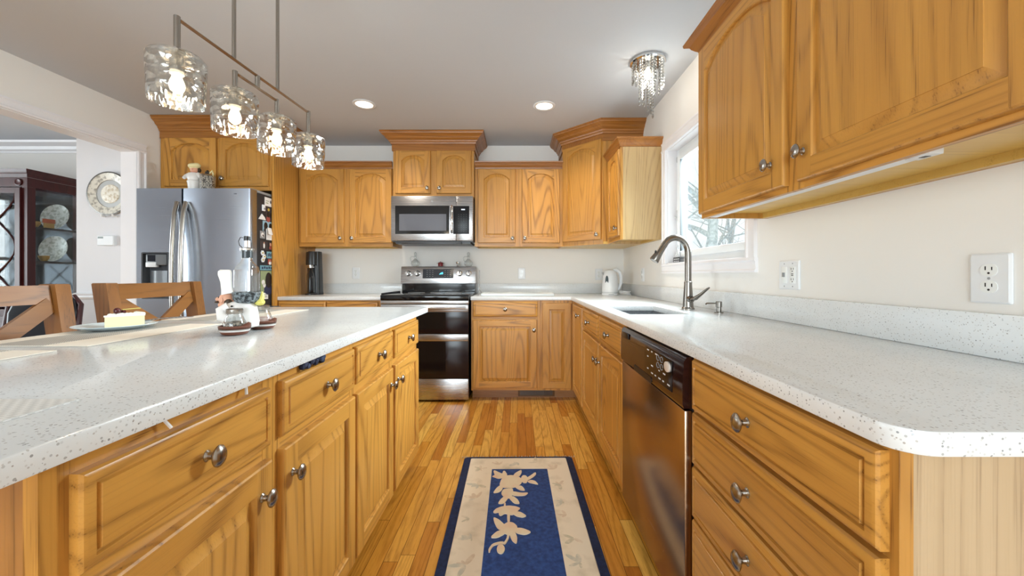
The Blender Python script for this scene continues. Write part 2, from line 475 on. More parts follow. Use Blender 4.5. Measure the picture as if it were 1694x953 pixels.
# dining crown moulding and chair rail
CR = [(0, 0), (.012, 0), (.016, .02), (.03, .03), (.04, .06), (.07, .085), (.078, .09), (.085, .11), (0, .11)]
struct('trim_2', MB().sweep([(-4.0, 3.95), (XD, 3.95)][::-1], CR, z=ZC - .111), TRIM, smooth=.5)
struct('trim_3', MB().sweep([(-3.99, 3.95), (-3.99, 3.5), (-3.223, 3.5)], [(0, 0), (.008, .002), (.018, .02), (.012, .035), (.02, .05), (.008, .058), (0, .06)], z=.885), TRIM, smooth=.5)

# ------------------------------------------------------------------ window over the sink
wn = bpy.data.objects.new('window_1', None); COL.objects.link(wn); wn['kind'] = 'structure'
wn.location = (XR, 2.36, WZ0)
def W_(o): o.parent = wn; o.matrix_parent_inverse = Matrix.Translation(-Vector(wn.location)); return o
mb = MB(); n_ = (-1, 0, 0)
casing_bar(mb, (XR, WY0 - .075, WZ1), (XR, WY1 + .075, WZ1), (0, 0, 1), n_)
casing_bar(mb, (XR, WY0 - .075, WZ0), (XR, WY1 + .075, WZ0), (0, 0, -1), n_)
casing_bar(mb, (XR, WY0, WZ0), (XR, WY0, WZ1), (0, -1, 0), n_)
casing_bar(mb, (XR, WY1, WZ0), (XR, WY1, WZ1), (0, 1, 0), n_)
W_(mb.build('casing', TRIM, smooth=None))
def ring(mb, y0, y1, z0, z1, t, x0, x1, bev=.003):
    mb.box(x0, x1, y0, y0 + t, z0, z1, 0, bev); mb.box(x0, x1, y1 - t, y1, z0, z1, 0, bev)
    mb.box(x0, x1, y0 + t, y1 - t, z0, z0 + t, 0, bev); mb.box(x0, x1, y0 + t, y1 - t, z1 - t, z1, 0, bev)
mb = MB(); ring(mb, WY0, WY1, WZ0, WZ1, .006, XR + .001, XR + .139, 0); W_(mb.build('jamb_lining', TRIM))
mb = MB(); ring(mb, WY0 + .006, WY1 - .006, WZ0 + .006, WZ1 - .006, .045, XR + .066, XR + .13); W_(mb.build('frame', VINYL))
mb = MB(); ring(mb, WY0 + .046, WY1 - .046, WZ0 + .046, WZ1 - .046, .044, XR + .054, XR + .090); sash = W_(mb.build('sash', VINYL))
W_(MB().box(XR + .080, XR + .084, WY0 + .087, WY1 - .087, WZ0 + .087, WZ1 - .087).build('pane', WGLASS))
mb = MB(); mb.box(XR + .056, XR + .066, 2.826, 2.848, 1.50, 1.58, 0, .003); mb.box(XR + .044, XR + .057, 2.832, 2.842, 1.52, 1.535, 0, .002)
mb.box(XR + .058, XR + .066, 2.826, 2.848, 1.93, 1.97, 0, .003); W_(mb.build('sash_lock', pm('pale_lock', '#c9cbcc', .35)))
# small black notice and a folded white card leaning in the far corner of the window
mb = MB(); mb.box(XR + .03, XR + .033, 2.72, 2.83, WZ0 + .006, WZ0 + .045, 0)
for k in range(2):
    for q in range(6): mb.box(XR + .0292, XR + .03, 2.728 + q * .016, 2.738 + q * .016, WZ0 + .013 + k * .015, WZ0 + .020 + k * .015, 1)
tag(mb.build('window_notice', [BLACKP, WHITEP], smooth=None), 'small black notice with white marks on the window sill behind the tap', 'sign')
mb = MB(); mb.prism([(XR + .04, 2.75, WZ0 + .0465), (XR + .04, 2.83, WZ0 + .0465), (XR + .045, 2.80, WZ0 + .13)], (.01, 0, 0), 0)
tag(mb.build('paper_ornament', noisy('grey_white_print', '#b9bec4', '#eceef0', 90), smooth=None), 'pale triangular ornament standing in the window corner above the black notice', 'ornament')

# rear and dining windows (behind and beside the viewpoint)
def plain_window(name, mbars, glass):
    o = bpy.data.objects.new(name, None); COL.objects.link(o); o['kind'] = 'structure'
    mbars.build('frame', VINYL, o); glass.build('pane', WGLASS, o)
mb = MB()
for a, b in ((-2.6, -2.53), (-1.54, -1.47), (-.43, -.36), (.63, .7)): mb.box(a, b, -4.1, -4.02, .25, 2.2)
mb.box(-2.6, .7, -4.1, -4.02, .25, .32); mb.box(-2.6, .7, -4.1, -4.02, 2.13, 2.2)
plain_window('window_2', mb, MB().box(-2.55, .65, -4.062, -4.058, .3, 2.15))
mb = MB()
for a, b in ((.6, .66), (1.77, 1.83), (2.94, 3.0)): mb.box(XD - .08, XD - .02, a, b, .5, 2.15)
for a, b in ((.5, .56), (1.3, 1.34), (2.09, 2.15)): mb.box(XD - .08, XD - .02, .6, 3.0, a, b)
plain_window('window_3', mb, MB().box(XD - .052, XD - .048, .64, 2.96, .54, 2.11))

# ------------------------------------------------------------------ cabinet building blocks
def arch_loop(wd, ht, st, i, arch, y, n=18):
    """outline of the raised panel field, inset by i, on the plane y"""
    x0, x1, z0 = st + i, wd - st - i, st + i
    P = [(x0, y, z0), (x1, y, z0)]
    if not arch:
        z1 = ht - st - i
        return P + [(x1 - (x1 - x0) * k / n, y, z1) for k in range(n + 1)]
    rise = min(.062, (wd - 2 * st) * .21)
    zt = ht - st * .82 - i; zs = zt - rise
    sh = .05
    for k in range(n + 1):
        t = k / n
        if t < sh or t > 1 - sh: q = 0.0
        else:
            s_ = (t - sh) / (1 - 2 * sh) * 2 - 1
            q = (math.sqrt(max(0, 1.35 - s_ * s_)) - math.sqrt(.35)) / (math.sqrt(1.35) - math.sqrt(.35))
            q = .16 + .84 * q
        P.append((x1 - (x1 - x0) * t, y, zs + rise * q))
    return P
def door_mesh(wd, ht, arch, st=.056):
    mb = MB(); F = -.020; e = .005; n = 18
    L0 = arch_loop(wd, ht, st, 0, arch, F)
    # frame faces
    def q(pts, m): mb.f([mb.v(p) for p in pts], m)
    zl, zr = L0[-1][2], L0[2][2]
    q([(e, F, e), (st, F, e), (st, F, ht - e), (e, F, ht - e)], 0)
    q([(wd - st, F, e), (wd - e, F, e), (wd - e, F, ht - e), (wd - st, F, ht - e)], 0)
    q([(st, F, e), (wd - st, F, e), (wd - st, F, st), (st, F, st)], 1)
    top = L0[2:]
    for a, b in zip(top, top[1:]): q([b, a, (a[0], F, ht - e), (b[0], F, ht - e)], 1)
    # outer edge
    R = [[(i, y, i), (wd - i, y, i), (wd - i, y, ht - i), (i, y, ht - i)] for i, y in ((e, F), (.0015, F + .003), (0, F + .007), (0, 0))]
    mb.loops(R, 0, cap0=False)
    # sticking, groove and raised field
    prev = mb.loop(L0)
    for i, y, m in ((.002, F + .0022, 0), (.0035, F + .0035, 0), (.0055, F + .0115, 0), (.0095, F + .0115, 2), (.034, F + .002, 2), (.0345, F + .0008, 2)):
        cur = mb.loop(arch_loop(wd, ht, st, i, arch, y)); mb.bridge(prev, cur, m); prev = cur
    mb.f(prev, 2)
    return mb
def drawer_mesh(wd, ht):
    mb = MB()
    R = [[(i, y, i), (wd - i, y, i), (wd - i, y, ht - i), (i, y, ht - i)] for i, y in
         ((0, 0), (0, -.013), (.003, -.017), (.008, -.019), (.0165, -.0195), (.018, -.0150), (.0215, -.0150), (.0235, -.0203))]
    return mb.loops(R, 0)
_k = MB(); _k.lathe([(.0085, 0), (.009, -.002), (.006, -.005), (.005, -.012), (.007, -.016), (.013, -.019), (.0165, -.0225), (.0165, -.025), (.013, -.029), (.006, -.031), (.001, -.0315)], ax='Y', seg=20, sx=1.0, sy=1.22)
KNOB = _k.build('knob', NICKEL); COL.objects.unlink(KNOB)
OAKS = [OV, OH, OV]
def front(par, kind, x0, x1, z0, z1, arch=False, knob=None, org=(0, 0), rz=0.0, label=None):
    wd, ht = x1 - x0, z1 - z0
    c, s_ = math.cos(rz), math.sin(rz)
    loc = (org[0] + x0 * c, org[1] + x0 * s_, z0)
    if kind == 'door': o = door_mesh(wd, ht, arch).build('door', OAKS, par, loc=loc, rot=(0, 0, rz), smooth=.5, label=label)
    else: o = drawer_mesh(wd, ht).build('drawer_front', OH, par, loc=loc, rot=(0, 0, rz), smooth=.5, label=label)
    if knob:
        k = share('knob', KNOB, o, (knob[0] - x0, -.0195, knob[1] - z0))
    return o
def frame_plate(mb, W, z0, z1, stiles, t=.018, zb=None):
    mb.box(.001, W - .001, 0, t - .0005, z0 + .0005, z1 - .0005, 1)
    for a, b in stiles: mb.box(a, b, -.0006, t, z0, z1, 0)

def upper(name, label, loc, rz, W, H, D, doors, stiles, crown, group=None, side=None):
    t = thing(name, label, 'cabinet', loc, rz, group)
    mb = MB(); mb.box(0, .016, .018, D, 0, H, 0); mb.box(W - .016, W, .018, D, 0, H, 0)
    mb.box(.016, W - .016, D - .012, D, 0, H, 0); mb.box(.016, W - .016, .018, D - .012, H - .016, H, 0)
    mb.build('carcass', side or OV, t)
    MB().box(.016, W - .016, .018, D - .03, .022, .034).build('bottom_panel', OU, t)
    MB().box(.016, W - .016, D - .03, D - .012, 0, .034).build('hanging_rail', OU, t)
    mb = MB(); frame_plate(mb, W, 0, H, stiles); mb.build('face_frame', [OV, OH], t)
    for d in doors: front(t, 'door', *d[:4], arch=True, knob=d[4])
    if crown:
        path, prof, z = crown
        MB().sweep(path, prof, z=z).build('crown_moulding', OD, t, smooth=.4)
    return t
SMALL = [(0, 0), (.006, 0), (.008, .012), (.014, .02), (.022, .034), (.026, .046), (.038, .054), (.04, .066), (0, .066)]
BIG = [(0, 0), (.010, 0), (.010, .058), (.017, .060), (.020, .066), (.022, .076), (.030, .082), (.034, .094), (.044, .100), (.048, .104), (.054, .108), (.062, .122), (.085, .138), (.092, .142), (.094, .152), (.1, .154), (.1, .166), (0, .166)]

# wall cabinets
upper('wall_cabinet', 'wide two-door oak wall cabinet left of the microwave, above the soda maker', (-2.112, 3.745, 1.380), 0, .905, .757, .305,
      [(.022, .437, .034, .749, (.408, .078)), (.492, .901, .034, .749, (.521, .078))], [(0, .03), (.43, .50), (.885, .905)],
      ([(0, 0), (.905, 0)], SMALL, .752))
upper('wall_cabinet', 'wide two-door oak wall cabinet between the microwave and the corner cabinet', (-.411, 3.745, 1.380), 0, .850, .757, .305,
      [(.030, .392, .034, .749, (.364, .078)), (.4545, .82, .034, .749, (.482, .078))], [(0, .04), (.385, .46), (.81, .85)],
      ([(0, 0), (.850, 0)], SMALL, .752))
upper('wall_cabinet', 'short two-door oak cabinet with tall crown directly above the microwave', (-1.187, 3.695, 1.850), 0, .772, .46, .355,
      [(.026, .360, .03, .440, (.331, .078)), (.417, .749, .03, .440, (.446, .078))], [(0, .035), (.35, .425), (.74, .772)],
      ([(0, .355), (0, 0), (.772, 0), (.772, .355)], BIG, .440))
upper('wall_cabinet', 'two-door oak cabinet with tall crown above the refrigerator', (-3.098, 3.36, 1.838), 0, .963, .472, .69,
      [(.045, .492, .034, .455, (.455, .10)), (.516, .945, .034, .455, (.552, .10))], [(0, .05), (.485, .525), (.935, .963)],
      ([(0, 0), (.985, 0), (.985, .69)], BIG, .452))
# diagonal corner wall cabinet
cw = thing('corner_wall_cabinet', 'tall diagonal oak corner wall cabinet with heavy crown, right of the back wall', 'cabinet', (.439, 3.745, 1.380), 0)
FP = [(0, .305), (0, 0), (.321, -.321), (.671, -.321), (.671, .305)]
mb = MB(); mb.loops([[(x, y, z) for x, y in FP] for z in (.02, .95)]); mb.build('carcass', OV, cw)
mb = MB(); mb.loops([[(x + .0004, y - .0004, z) for x, y in FP] for z in (0, .022)]); mb.build('bottom_panel', OU, cw)
mb = MB(Matrix.Rotation(-PI / 4, 4, 'Z')); mb.box(0, .454, -.004, 0, 0, .95, 0); mb.build('face_frame', [OV, OH], cw)
front(cw, 'door', .012, .440, .040, .932, True, (.405, .085), org=(-.0028, -.0028), rz=-PI / 4)
MB().sweep(FP[:4], BIG, z=.912).build('crown_moulding', OD, cw, smooth=.4)
upper('wall_cabinet', 'narrow oak wall cabinet on the window wall, its glare-paled side panel facing the room', (.795, 3.41, 1.378), -PI / 2, .43, .752, .315,
      [(.07, .42, .034, .70, (.385, .095))], [(0, .07), (.41, .43)],
      ([(0, 0), (.43, 0), (.43, .315)], SMALL, .716), side=OSIDE)
nu = upper('wall_cabinet', 'large two-door oak wall cabinet close by on the right, past the window', (.82, 1.72, 1.355), -PI / 2, 1.165, .765, .29,
      [(.005, .554, .018, .735, (.495, .097)), (.608, 1.145, .018, .735, (.636, .097))], [(0, .03), (.545, .615), (1.135, 1.165)],
      ([(0, .29), (0, 0), (1.165, 0)], [(a * 1.5, b) for a, b in SMALL], .735))
mb = MB(); mb.box(.840, .872, .79, 1.69, 1.3555, 1.3768, 0, .002); mb.box(.841, .871, .79, .84, 1.3535, 1.3575, 0, .001); mb.box(.850, .862, .806, .820, 1.3528, 1.3537, 1)
tag(mb.build('light_bar', [WHITEP, BLACKP]), 'slim white light bar fixed beneath the large wall cabinet on the right', 'light')

# tall end panel beside the refrigerator
tag(MB().box(-2.1345, -2.1155, 3.36, YB - .001, 0, 2.309, 0, .001).build('end_panel', OV), 'tall plain oak panel standing between the refrigerator and the counter', 'panel')

# base cabinets
def base(name, label, loc, rz, W, D, fronts, stiles, group=None, H=.882, end=None, toe=.075, hollow=False):
    t = thing(name, label, 'cabinet', loc, rz, group)
    mb = MB()
    if hollow:
        mb.box(0, .016, .018, D, .095, H); mb.box(W - .016, W, .018, D, .095, H); mb.box(.016, W - .016, D - .016, D, .095, H); mb.box(.016, W - .016, .018, D - .016, .095, .112)
    else: mb.box(0, W, .018, D, .095, H)
    mb.build('carcass', end or OE, t)
    MB().box(.002, W - .002, toe, D, 0, .095).build('toe_kick', OK_TOE, t)
    mb = MB(); frame_plate(mb, W, .085, H, stiles); mb.build('face_frame', [OV, OH], t)
    for f_ in fronts: front(t, f_[0], *f_[1:5], knob=f_[5])
    return t
base('base_cabinet', 'oak base cabinet with one drawer over one wide door, right of the range', (-.408, 3.42, 0), 0, .606, .61,
     [('drawer', .017, .585, .738, .870, (.301, .804)), ('door', .014, .580, .108, .708, (.553, .622))], [(0, .02), (.575, .606)])
base('base_cabinet', 'oak base cabinet with two drawers under the soda maker counter', (-2.113, 3.42, 0), 0, .905, .61,
     [('drawer', .012, .425, .735, .868, (.218, .80)), ('drawer', .435, .885, .735, .868, (.66, .80)),
      ('door', .012, .425, .108, .708, (.40, .62)), ('door', .435, .885, .108, .708, (.46, .62))], [(0, .02), (.42, .44), (.88, .905)])
cb = thing('corner_base_cabinet', 'oak corner base cabinet with two narrow doors meeting at the inside corner', 'cabinet', (.199, 3.42, 0), 0)
mb = MB(); mb.loops([[(x, y, z) for x, y in ((.001, .018), (.314, .018), (.314, -.552), (.89, -.552), (.89, .61), (.001, .61))] for z in (.095, .882)]); mb.build('carcass', OE, cb)
mb = MB(); mb.box(0, .297, 0, .018, .085, .882, 0); mb.box(.296, .314, -.552, .018, .085, .882, 0); mb.build('face_frame', [OV, OH], cb)
mb = MB(); mb.loops([[(x, y, z) for x, y in ((.001, .075), (.371, .075), (.371, -.552), (.89, -.552), (.89, .61), (.001, .61))] for z in (0, .095)]); mb.build('toe_kick', OK_TOE, cb)
front(cb, 'door', .022, .276, .104, .858)
front(cb, 'door', .085, .540, .12, .858, knob=(.43, .79), org=(.296, 0), rz=-PI / 2)
base('sink_base_cabinet', 'oak sink base cabinet with two doors below two false drawers', (.495, 2.866, 0), -PI / 2, 1.116, .59,
     [('drawer', .035, .575, .722, .864, (.30, .79)), ('drawer', .60, 1.107, .722, .864, (.85, .79)),
      ('door', .035, .575, .155, .702, (.545, .60)), ('door', .60, 1.107, .155, .702, (.632, .60))], [(0, .04), (.565, .61), (1.1, 1.116)], hollow=True)
base('drawer_base_cabinet', 'oak base cabinet with four stacked drawers beside the dishwasher', (.495, 1.084, 0), -PI / 2, .583, .59,
     [('drawer', .022, .570, .737, .872, (.285, .80)), ('drawer', .022, .570, .59, .728, (.285, .655)),
      ('drawer', .022, .570, .445, .58, (.285, .515)), ('drawer', .022, .570, .13, .435, (.285, .30))], [(0, .02), (.56, .583)])
# island cabinets, doors facing the aisle
ib = base('island_base_cabinet', 'oak island cabinet nearest the viewer, two wide drawers over two doors', (-.592, .477, 0), PI / 2, .899, .60,
     [('drawer', .033, .427, .707, .842, (.235, .772)), ('drawer', .475, .891, .707, .844, (.69, .774)),
      ('door', .033, .430, .088, .675, (.390, .605)), ('door', .475, .893, .088, .677, (.508, .604))], [(0, .04), (.42, .485), (.885, .899)], end=ISL)
ib2 = base('island_base_cabinet', 'oak island cabinet at the far end near the range, two drawers over two doors', (-.592, 1.376, 0), PI / 2, .884, .60,
     [('drawer', .012, .412, .712, .846, (.225, .776)), ('drawer', .446, .868, .712, .846, (.66, .776)),
      ('door', .012, .412, .088, .678, (.378, .606)), ('door', .446, .868, .088, .680, (.480, .606))], [(0, .02), (.405, .455), (.86, .884)])
# back and end skins of the island
tag(MB().box(-1.212, -1.193, .477, 2.26, 0, .881, 0).build('island_back_panel', OV), 'plain oak panel closing the seating side of the island', 'panel')

# ------------------------------------------------------------------ worktops
def worktop(name, label, mb, loc, rnd=None):
    bm = mb.bm
    bmesh.ops.remove_doubles(bm, verts=bm.verts[:], dist=1e-6)
    bmesh.ops.recalc_face_normals(bm, faces=bm.faces[:])
    if rnd:
        es = [e for e in bm.edges if abs(e.verts[0].co.z - e.verts[1].co.z) > .01 and any(abs(e.verts[0].co.x - x) < 1e-4 and abs(e.verts[0].co.y - y) < 1e-4 for x, y in rnd[0])]
        bmesh.ops.bevel(bm, geom=es, offset=rnd[1], segments=6, profile=.5, affect='EDGES')
    es = [e for e in bm.edges if len(e.link_faces) == 2 and e.calc_face_angle(0) > 1.2]
    bmesh.ops.bevel(bm, geom=es, offset=.0035, segments=2, profile=.5, affect='EDGES')
    t = thing(name, label, 'worktop', loc)
    o = mb.build('slab', QZ, t, smooth=.5)
    o.matrix_parent_inverse = Matrix.Translation(-Vector(loc))
    return t
def wchild(o, t): o.parent = t; o.matrix_parent_inverse = Matrix.Translation(-Vector(t.location)); return o
xs = [-.413, .472, .552, .845, XR - .001]; ys = [.471, 1.89, 2.41, 3.402, YB - .001]
wt = worktop('worktop', 'L-shaped white speckled quartz worktop with the sink, along the window wall',
             slab(xs, ys, lambda i, j: (i >= 1 and not (i == 2 and j == 1)) if j < 3 else True, .882, .914, XYZ), (.8, 2.2, .882), ([(.472, .471)], .045))
mb = MB(); mb.box(-.413, XR - .022, YB - .022, YB - .001, .914, 1.016, 0, .002); mb.box(XR - .022, XR - .001, .471, YB - .001, .914, 1.016, 0, .002)
wchild(mb.build('backsplash', QZ), wt)
wt2 = worktop('worktop', 'short white quartz worktop left of the range, under the soda maker', slab([-2.113, -1.203], [3.402, YB - .001], lambda i, j: True, .882, .914, XYZ), (-1.65, 3.7, .882))
wchild(MB().box(-2.113, -1.203, YB - .022, YB - .001, .914, 1.016, 0, .002).build('backsplash', QZ), wt2)
worktop('island_worktop', 'large white speckled quartz island worktop with seating overhang', slab([-1.50, -.535], [.14, 2.32], lambda i, j: True, .882, .914, XYZ), (-1.0, 1.2, .882), ([(-.535, 2.32), (-.535, .14)], .012))

# ------------------------------------------------------------------ sink, tap, dispenser
mb = MB()
def rr(x0, x1, y0, y1, r, z): return [(a, b, z) for a, b in rrect(x0, x1, y0, y1, r)]
mb.loops([rr(.545, .852, 1.883, 2.417, .03, .8815), rr(.555, .842, 1.893, 2.407, .03, .8815), rr(.560, .837, 1.898, 2.402, .03, .72), rr(.575, .822, 1.913, 2.387, .04, .69)], 0, cap0=False)
mb.lathe([(.04, .691), (.04, .6935), (.02, .6925), (.001, .6925)], (.70, 2.15, 0), m=1)
tag(mb.build('kitchen_sink', [SINK, STEEL], smooth=.7), 'grey undermount sink basin set in the quartz worktop below the window', 'sink')
fa = thing('tap', 'tall brushed gooseneck kitchen tap with pull-down spout behind the sink', 'tap', (.955, 2.165, .914))
mb = MB(); mb.lathe([(.034, 0), (.034, .006), (.029, .012), (.026, .06), (.0225, .11), (.021, .135), (.021, .152), (.0185, .155), (.0185, .16)], seg=28)
mb.build('base', TAPM, fa)
P = [(0, 0, .16), (0, 0, .28)] + [(-.072 + .072 * math.cos(a), 0, .315 + .085 * math.sin(a)) for a in [PI * k / 12 for k in range(0, 11)]]
mb = MB(); mb.tube(P, .0175, 16); mb.build('neck', TAPM, fa)
e0 = Vector(P[-1]); dr = (Vector(P[-1]) - Vector(P[-2])).normalized()
mb = MB(); mb.tube([e0, e0 + dr * .004, e0 + dr * .005, e0 + dr * .05, e0 + dr * .10, e0 + dr * .105], [.0185, .0185, .0175, .0195, .026, .024], 18)
sp = mb.build('spray_head', TAPM, fa)
mb = MB(); c_ = e0 + dr * .055 + Vector((-.019, -.004, 0)); mb.sphere(c_, .006, .008, .02, 12); mb.build('spray_button', BLACKP, sp)
mb = MB(); mb.tube([(0, -.018, .058), (0, -.045, .058)], [.019, .017], 18); mb.tube([(0, -.042, .058), (.012, -.062, .064), (.03, -.09, .088), (.05, -.12, .118), (.056, -.128, .125)], [.017, .02, .013, .010, .006], 14, flat=.55)
mb.build('lever', TAPM, fa)
sd = thing('soap_dispenser', 'small brushed soap dispenser with thin nozzle beside the tap', 'dispenser', (1.018, 1.955, .914))
mb = MB(); mb.lathe([(.021, 0), (.021, .004), (.012, .006), (.0115, .028)], seg=20); mb.build('collar', TAPM, sd)
mb = MB(); mb.lathe([(.0125, .028), (.0145, .03), (.0145, .055), (.012, .058)], seg=20); mb.build('pump_head', TAPM, sd)
mb = MB(); mb.tube([(-.012, 0, .049), (-.06, .002, .048), (-.066, .002, .042)], .004, 10); mb.build('nozzle', TAPM, sd)

# ------------------------------------------------------------------ dishwasher
dw = thing('dishwasher', 'steel-fronted built-in dishwasher with dark control panel under the right worktop', 'dishwasher', (.495, 1.742, 0), -PI / 2)
DWW = .655
MB().box(.004, DWW - .004, .0, .55, .10, .874).build('body', DKGREY, dw)
MB().box(.01, DWW - .01, .06, .5, .0, .10).build('toe_kick', BLACKP, dw)
mb = MB(); mb.box(.003, DWW - .003, -.024, 0, .115, .722, 0, .004); dd = mb.build('door', STEELD, dw)
mb = MB()
prof = [(0, .728), (-.026, .728), (-.030, .74), (-.030, .80), (-.026, .86), (-.018, .873), (0, .873)]
mb.loops([[(x, y, z) for y, z in prof] for x in (.003, DWW - .003)]); cp = mb.build('control_panel', BROWNP, dw, smooth=.5)
mb = MB(); mb.box(.035, .125, -.0322, -.030, .835, .858, 0, .0008); mb.build('vent_slot', BLACKP, cp)
mb = MB(); mb.loops([[(x, y, z) for x, z in rrect(.20, .40, .7285, .75, .009)] for y in (-.0315, -.0295)]); mb.build('pocket_handle', BLACKP, cp)
mb = MB(); mb.box(.33, .58, -.0312, -.0300, .752, .845, 0)
mb.build('button_panel', BLACKG, cp)
mb = MB()
for i, (x, z) in enumerate([(.36, .838), (.40, .838), (.44, .838), (.36, .815), (.40, .79), (.36, .772), (.40, .765), (.435, .765), (.47, .765), (.505, .765), (.545, .765), (.47, .79), (.51, .79)]):
    mb.box(x, x + .018 - .006 * (i % 2), -.0318, -.0311, z, z + .004)
mb.build('panel_marks', WHITEP, cp, smooth=None)
for x, z in ((.465, .832), (.497, .832), (.465, .808), (.497, .808)):
    mb = MB(); mb.tube([(x + .011 * math.cos(a), -.0315, z + .009 * math.sin(a)) for a in [2 * PI * k / 14 for k in range(14)]], .0014, 6); mb.build('button_ring', GREYP, cp)
mb = MB(); mb.lathe([(.020, -.0302), (.020, -.036), (.015, -.038), (.001, -.0385)], (.55, 0, .822), ax='Y', seg=20, sx=1.1, sy=.8); mb.build('start_button', pm('pale_button', '#d4c9bf', .4), cp)

# ------------------------------------------------------------------ range with double oven
RX, RW = -1.187, .764
rg = thing('range', 'stainless double-oven range with black glass cooktop against the back wall', 'range', (RX, 3.354, 0))
MB().box(.004, RW - .004, .035, .66, .02, .885).build('body', BLACKP, rg)
mb = MB(); mb.box(-.002, RW + .002, -.004, .62, .885, .932, 0, .006); mb.build('cooktop', BLACKG, rg)
mb = MB()
for x, y, r in ((.2, .16, .1), (.56, .16, .115), (.2, .43, .08), (.56, .43, .08), (.38, .46, .05)):
    mb.tube([(x + r * math.cos(a), y + r * math.sin(a), .9323) for a in [2 * PI * k / 40 for k in range(41)]], .0009, 4)
mb.build('burner_rings', GREYP, rg, smooth=None)
mb = MB(); mb.box(0, RW, -.004, .035, .852, .884, 0, .003); mb.build('front_trim', STEEL, rg)
def oven_door(z0, z1, zh, name):
    o = MB().box(.002, RW - .002, 0, .035, z0, z1, 0, .003).build(name, OVENG, rg)
    MB().box(.10, RW - .20, -.0009, .001, z0 + .04, z1 - .07, 0).build('oven_window', BLACKG, o)
    return o
o = oven_door(.595, .850, .8, 'upper_oven_door')
MB().box(.002, RW - .002, -.003, .034, .785, .850, 0, .003).build('door_band', STEEL, o)
mb = MB(); mb.tube([(.02, -.045, .822), (RW - .02, -.045, .822)], .011, 14); mb.box(.03, .05, -.045, 0, .812, .832); mb.box(RW - .05, RW - .03, -.045, 0, .812, .832)
mb.build('handle', STEEL, o)
o = oven_door(.207, .592, .5, 'lower_oven_door')
MB().box(.002, RW - .002, -.003, .034, .531, .592, 0, .003).build('door_band', STEEL, o)
MB().box(.002, RW - .002, 0, .035, .022, .204, 0, .004).build('storage_drawer', STEEL, rg)
for x in (.05, RW - .05):
    MB().lathe([(.02, 0), (.02, .02)], (x, .1, 0), seg=12).build('foot', BLACKP, rg)
mb = MB(); mb.box(.012, RW - .012, .60, .655, .932, 1.02, 0); mb.build('backguard_base', BLACKG, rg)
T = Matrix.Translation((0, .575, 1.016)) @ Matrix.Rotation(-.12, 4, 'X')
mb = MB(T); mb.box(0, RW, 0, .05, 0, .178, 0, .005); bgd = mb.build('backguard', STEEL, rg)
mb = MB(T); mb.box(.222, .535, -.0012, .001, .055, .150, 0); mb.build('display', pm('display_glass', '#33363d', .12), bgd)
mb = MB(T)
for r_ in range(4):
    for k in range(3): mb.box(.262 + k * .028, .274 + k * .028, -.0018, -.0012, .073 + r_ * .02, .0765 + r_ * .02)
    for k in range(3): mb.box(.445 + k * .026, .456 + k * .026, -.0018, -.0012, .073 + r_ * .02, .0765 + r_ * .02)
for k in range(6): mb.box(.345 + k * .016, .353 + k * .016, -.0018, -.0012, .065, .068)
mb.build('display_marks', GREYP, bgd, smooth=None)
mb = MB(T); mb.prism([(.388, -.0018, .094), (.43, -.0018, .098), (.428, -.0018, .121), (.405, -.0018, .113)], (0, .0006, 0)); mb.build('lit_readout', pm('cyan_readout', '#59c4dd', .3, emit='#3fb9dc', es=1.0), bgd, smooth=None)
for x in (.072, .166, .598, .690):
    mb = MB(T); mb.lathe([(.030, 0), (.030, -.006), (.026, -.009), (.025, -.026), (.022, -.030), (.001, -.030)], (x, 0, .105), ax='Y', seg=24)
    mb.box(x - .0065, x + .0065, -.036, -.028, .082, .128, 0, .002)
    kb = mb.build('knob', CHROME, bgd)
    mb = MB(T); mb.box(x + .007, x + .010, -.0365, -.029, .083, .127); mb.build('knob_edge', BLACKP, kb)
# small things along the top of the range
def decanter(loc, label):
    d = thing('glass_decanter', label, 'decanter', loc)
    mb = MB(); mb.lathe([(.02, 0), (.036, .004), (.045, .025), (.042, .045), (.024, .065), (.012, .078), (.011, .10), (.017, .108)], seg=20, caps=False); mb.build('body', BOTTLEG, d)
    mb = MB(); mb.lathe([(.009, .104), (.010, .11), (.016, .125), (.012, .14), (.001, .147)], seg=14); mb.build('stopper', BOTTLEG, d)
    mb = MB(); mb.tube([(-.012, 0, .10), (-.04, 0, .10), (-.052, 0, .085), (-.046, 0, .06), (-.036, 0, .046)], .0045, 8); mb.build('handle', BOTTLEG, d)
ZT = 1.016 + .178
decanter((-1.048, 3.972, ZT), 'clear glass decanter with handle at the left end of the range top')
decanter((-.503, 3.972, ZT), 'clear glass decanter with handle at the right end of the range top')
pt = thing('miniature_pot', 'tiny red lidded pot on top of the range', 'pot', (-.79, 3.972, ZT))
mb = MB(); mb.lathe([(.022, 0), (.025, .003), (.025, .034), (.026, .036)], seg=20); mb.build('pot_body', pm('red_enamel', '#7a2328', .3), pt)
mb = MB(); mb.lathe([(.0265, .036), (.02, .041), (.004, .043), (.004, .048), (.006, .05), (.001, .052)], seg=20); mb.build('lid', pm('red_lid', '#8d4a4a', .3), pt)
mb = MB()
for s_ in (-1, 1): mb.tube([(s_ * .024, -.006, .03), (s_ * .036, -.006, .033), (s_ * .036, .006, .033), (s_ * .024, .006, .03)], .002, 6)
mb.build('handles', STEEL, pt)
ec = MB(); ec.lathe([(.016, 0), (.015, .004), (.006, .012), (.007, .017), (.019, .028), (.021, .045), (.018, .047), (.001, .035)], seg=20)
tag(ec.build('egg_cup', CHROME, loc=(-.612, 3.972, ZT)), 'small polished metal cup on top of the range, between pot and decanter', 'cup')
# gap cover beside the cooktop
mb = MB(); mb.box(-1.2145, -1.1895, 3.42, 3.93, .9145, .924, 0, .002); mb.box(-1.203, -1.192, 3.41, 3.94, .924, .945, 0, .003)
tag(mb.build('gap_cover', BLACKP), 'black strip covering the gap at the left edge of the cooktop', 'gap cover')

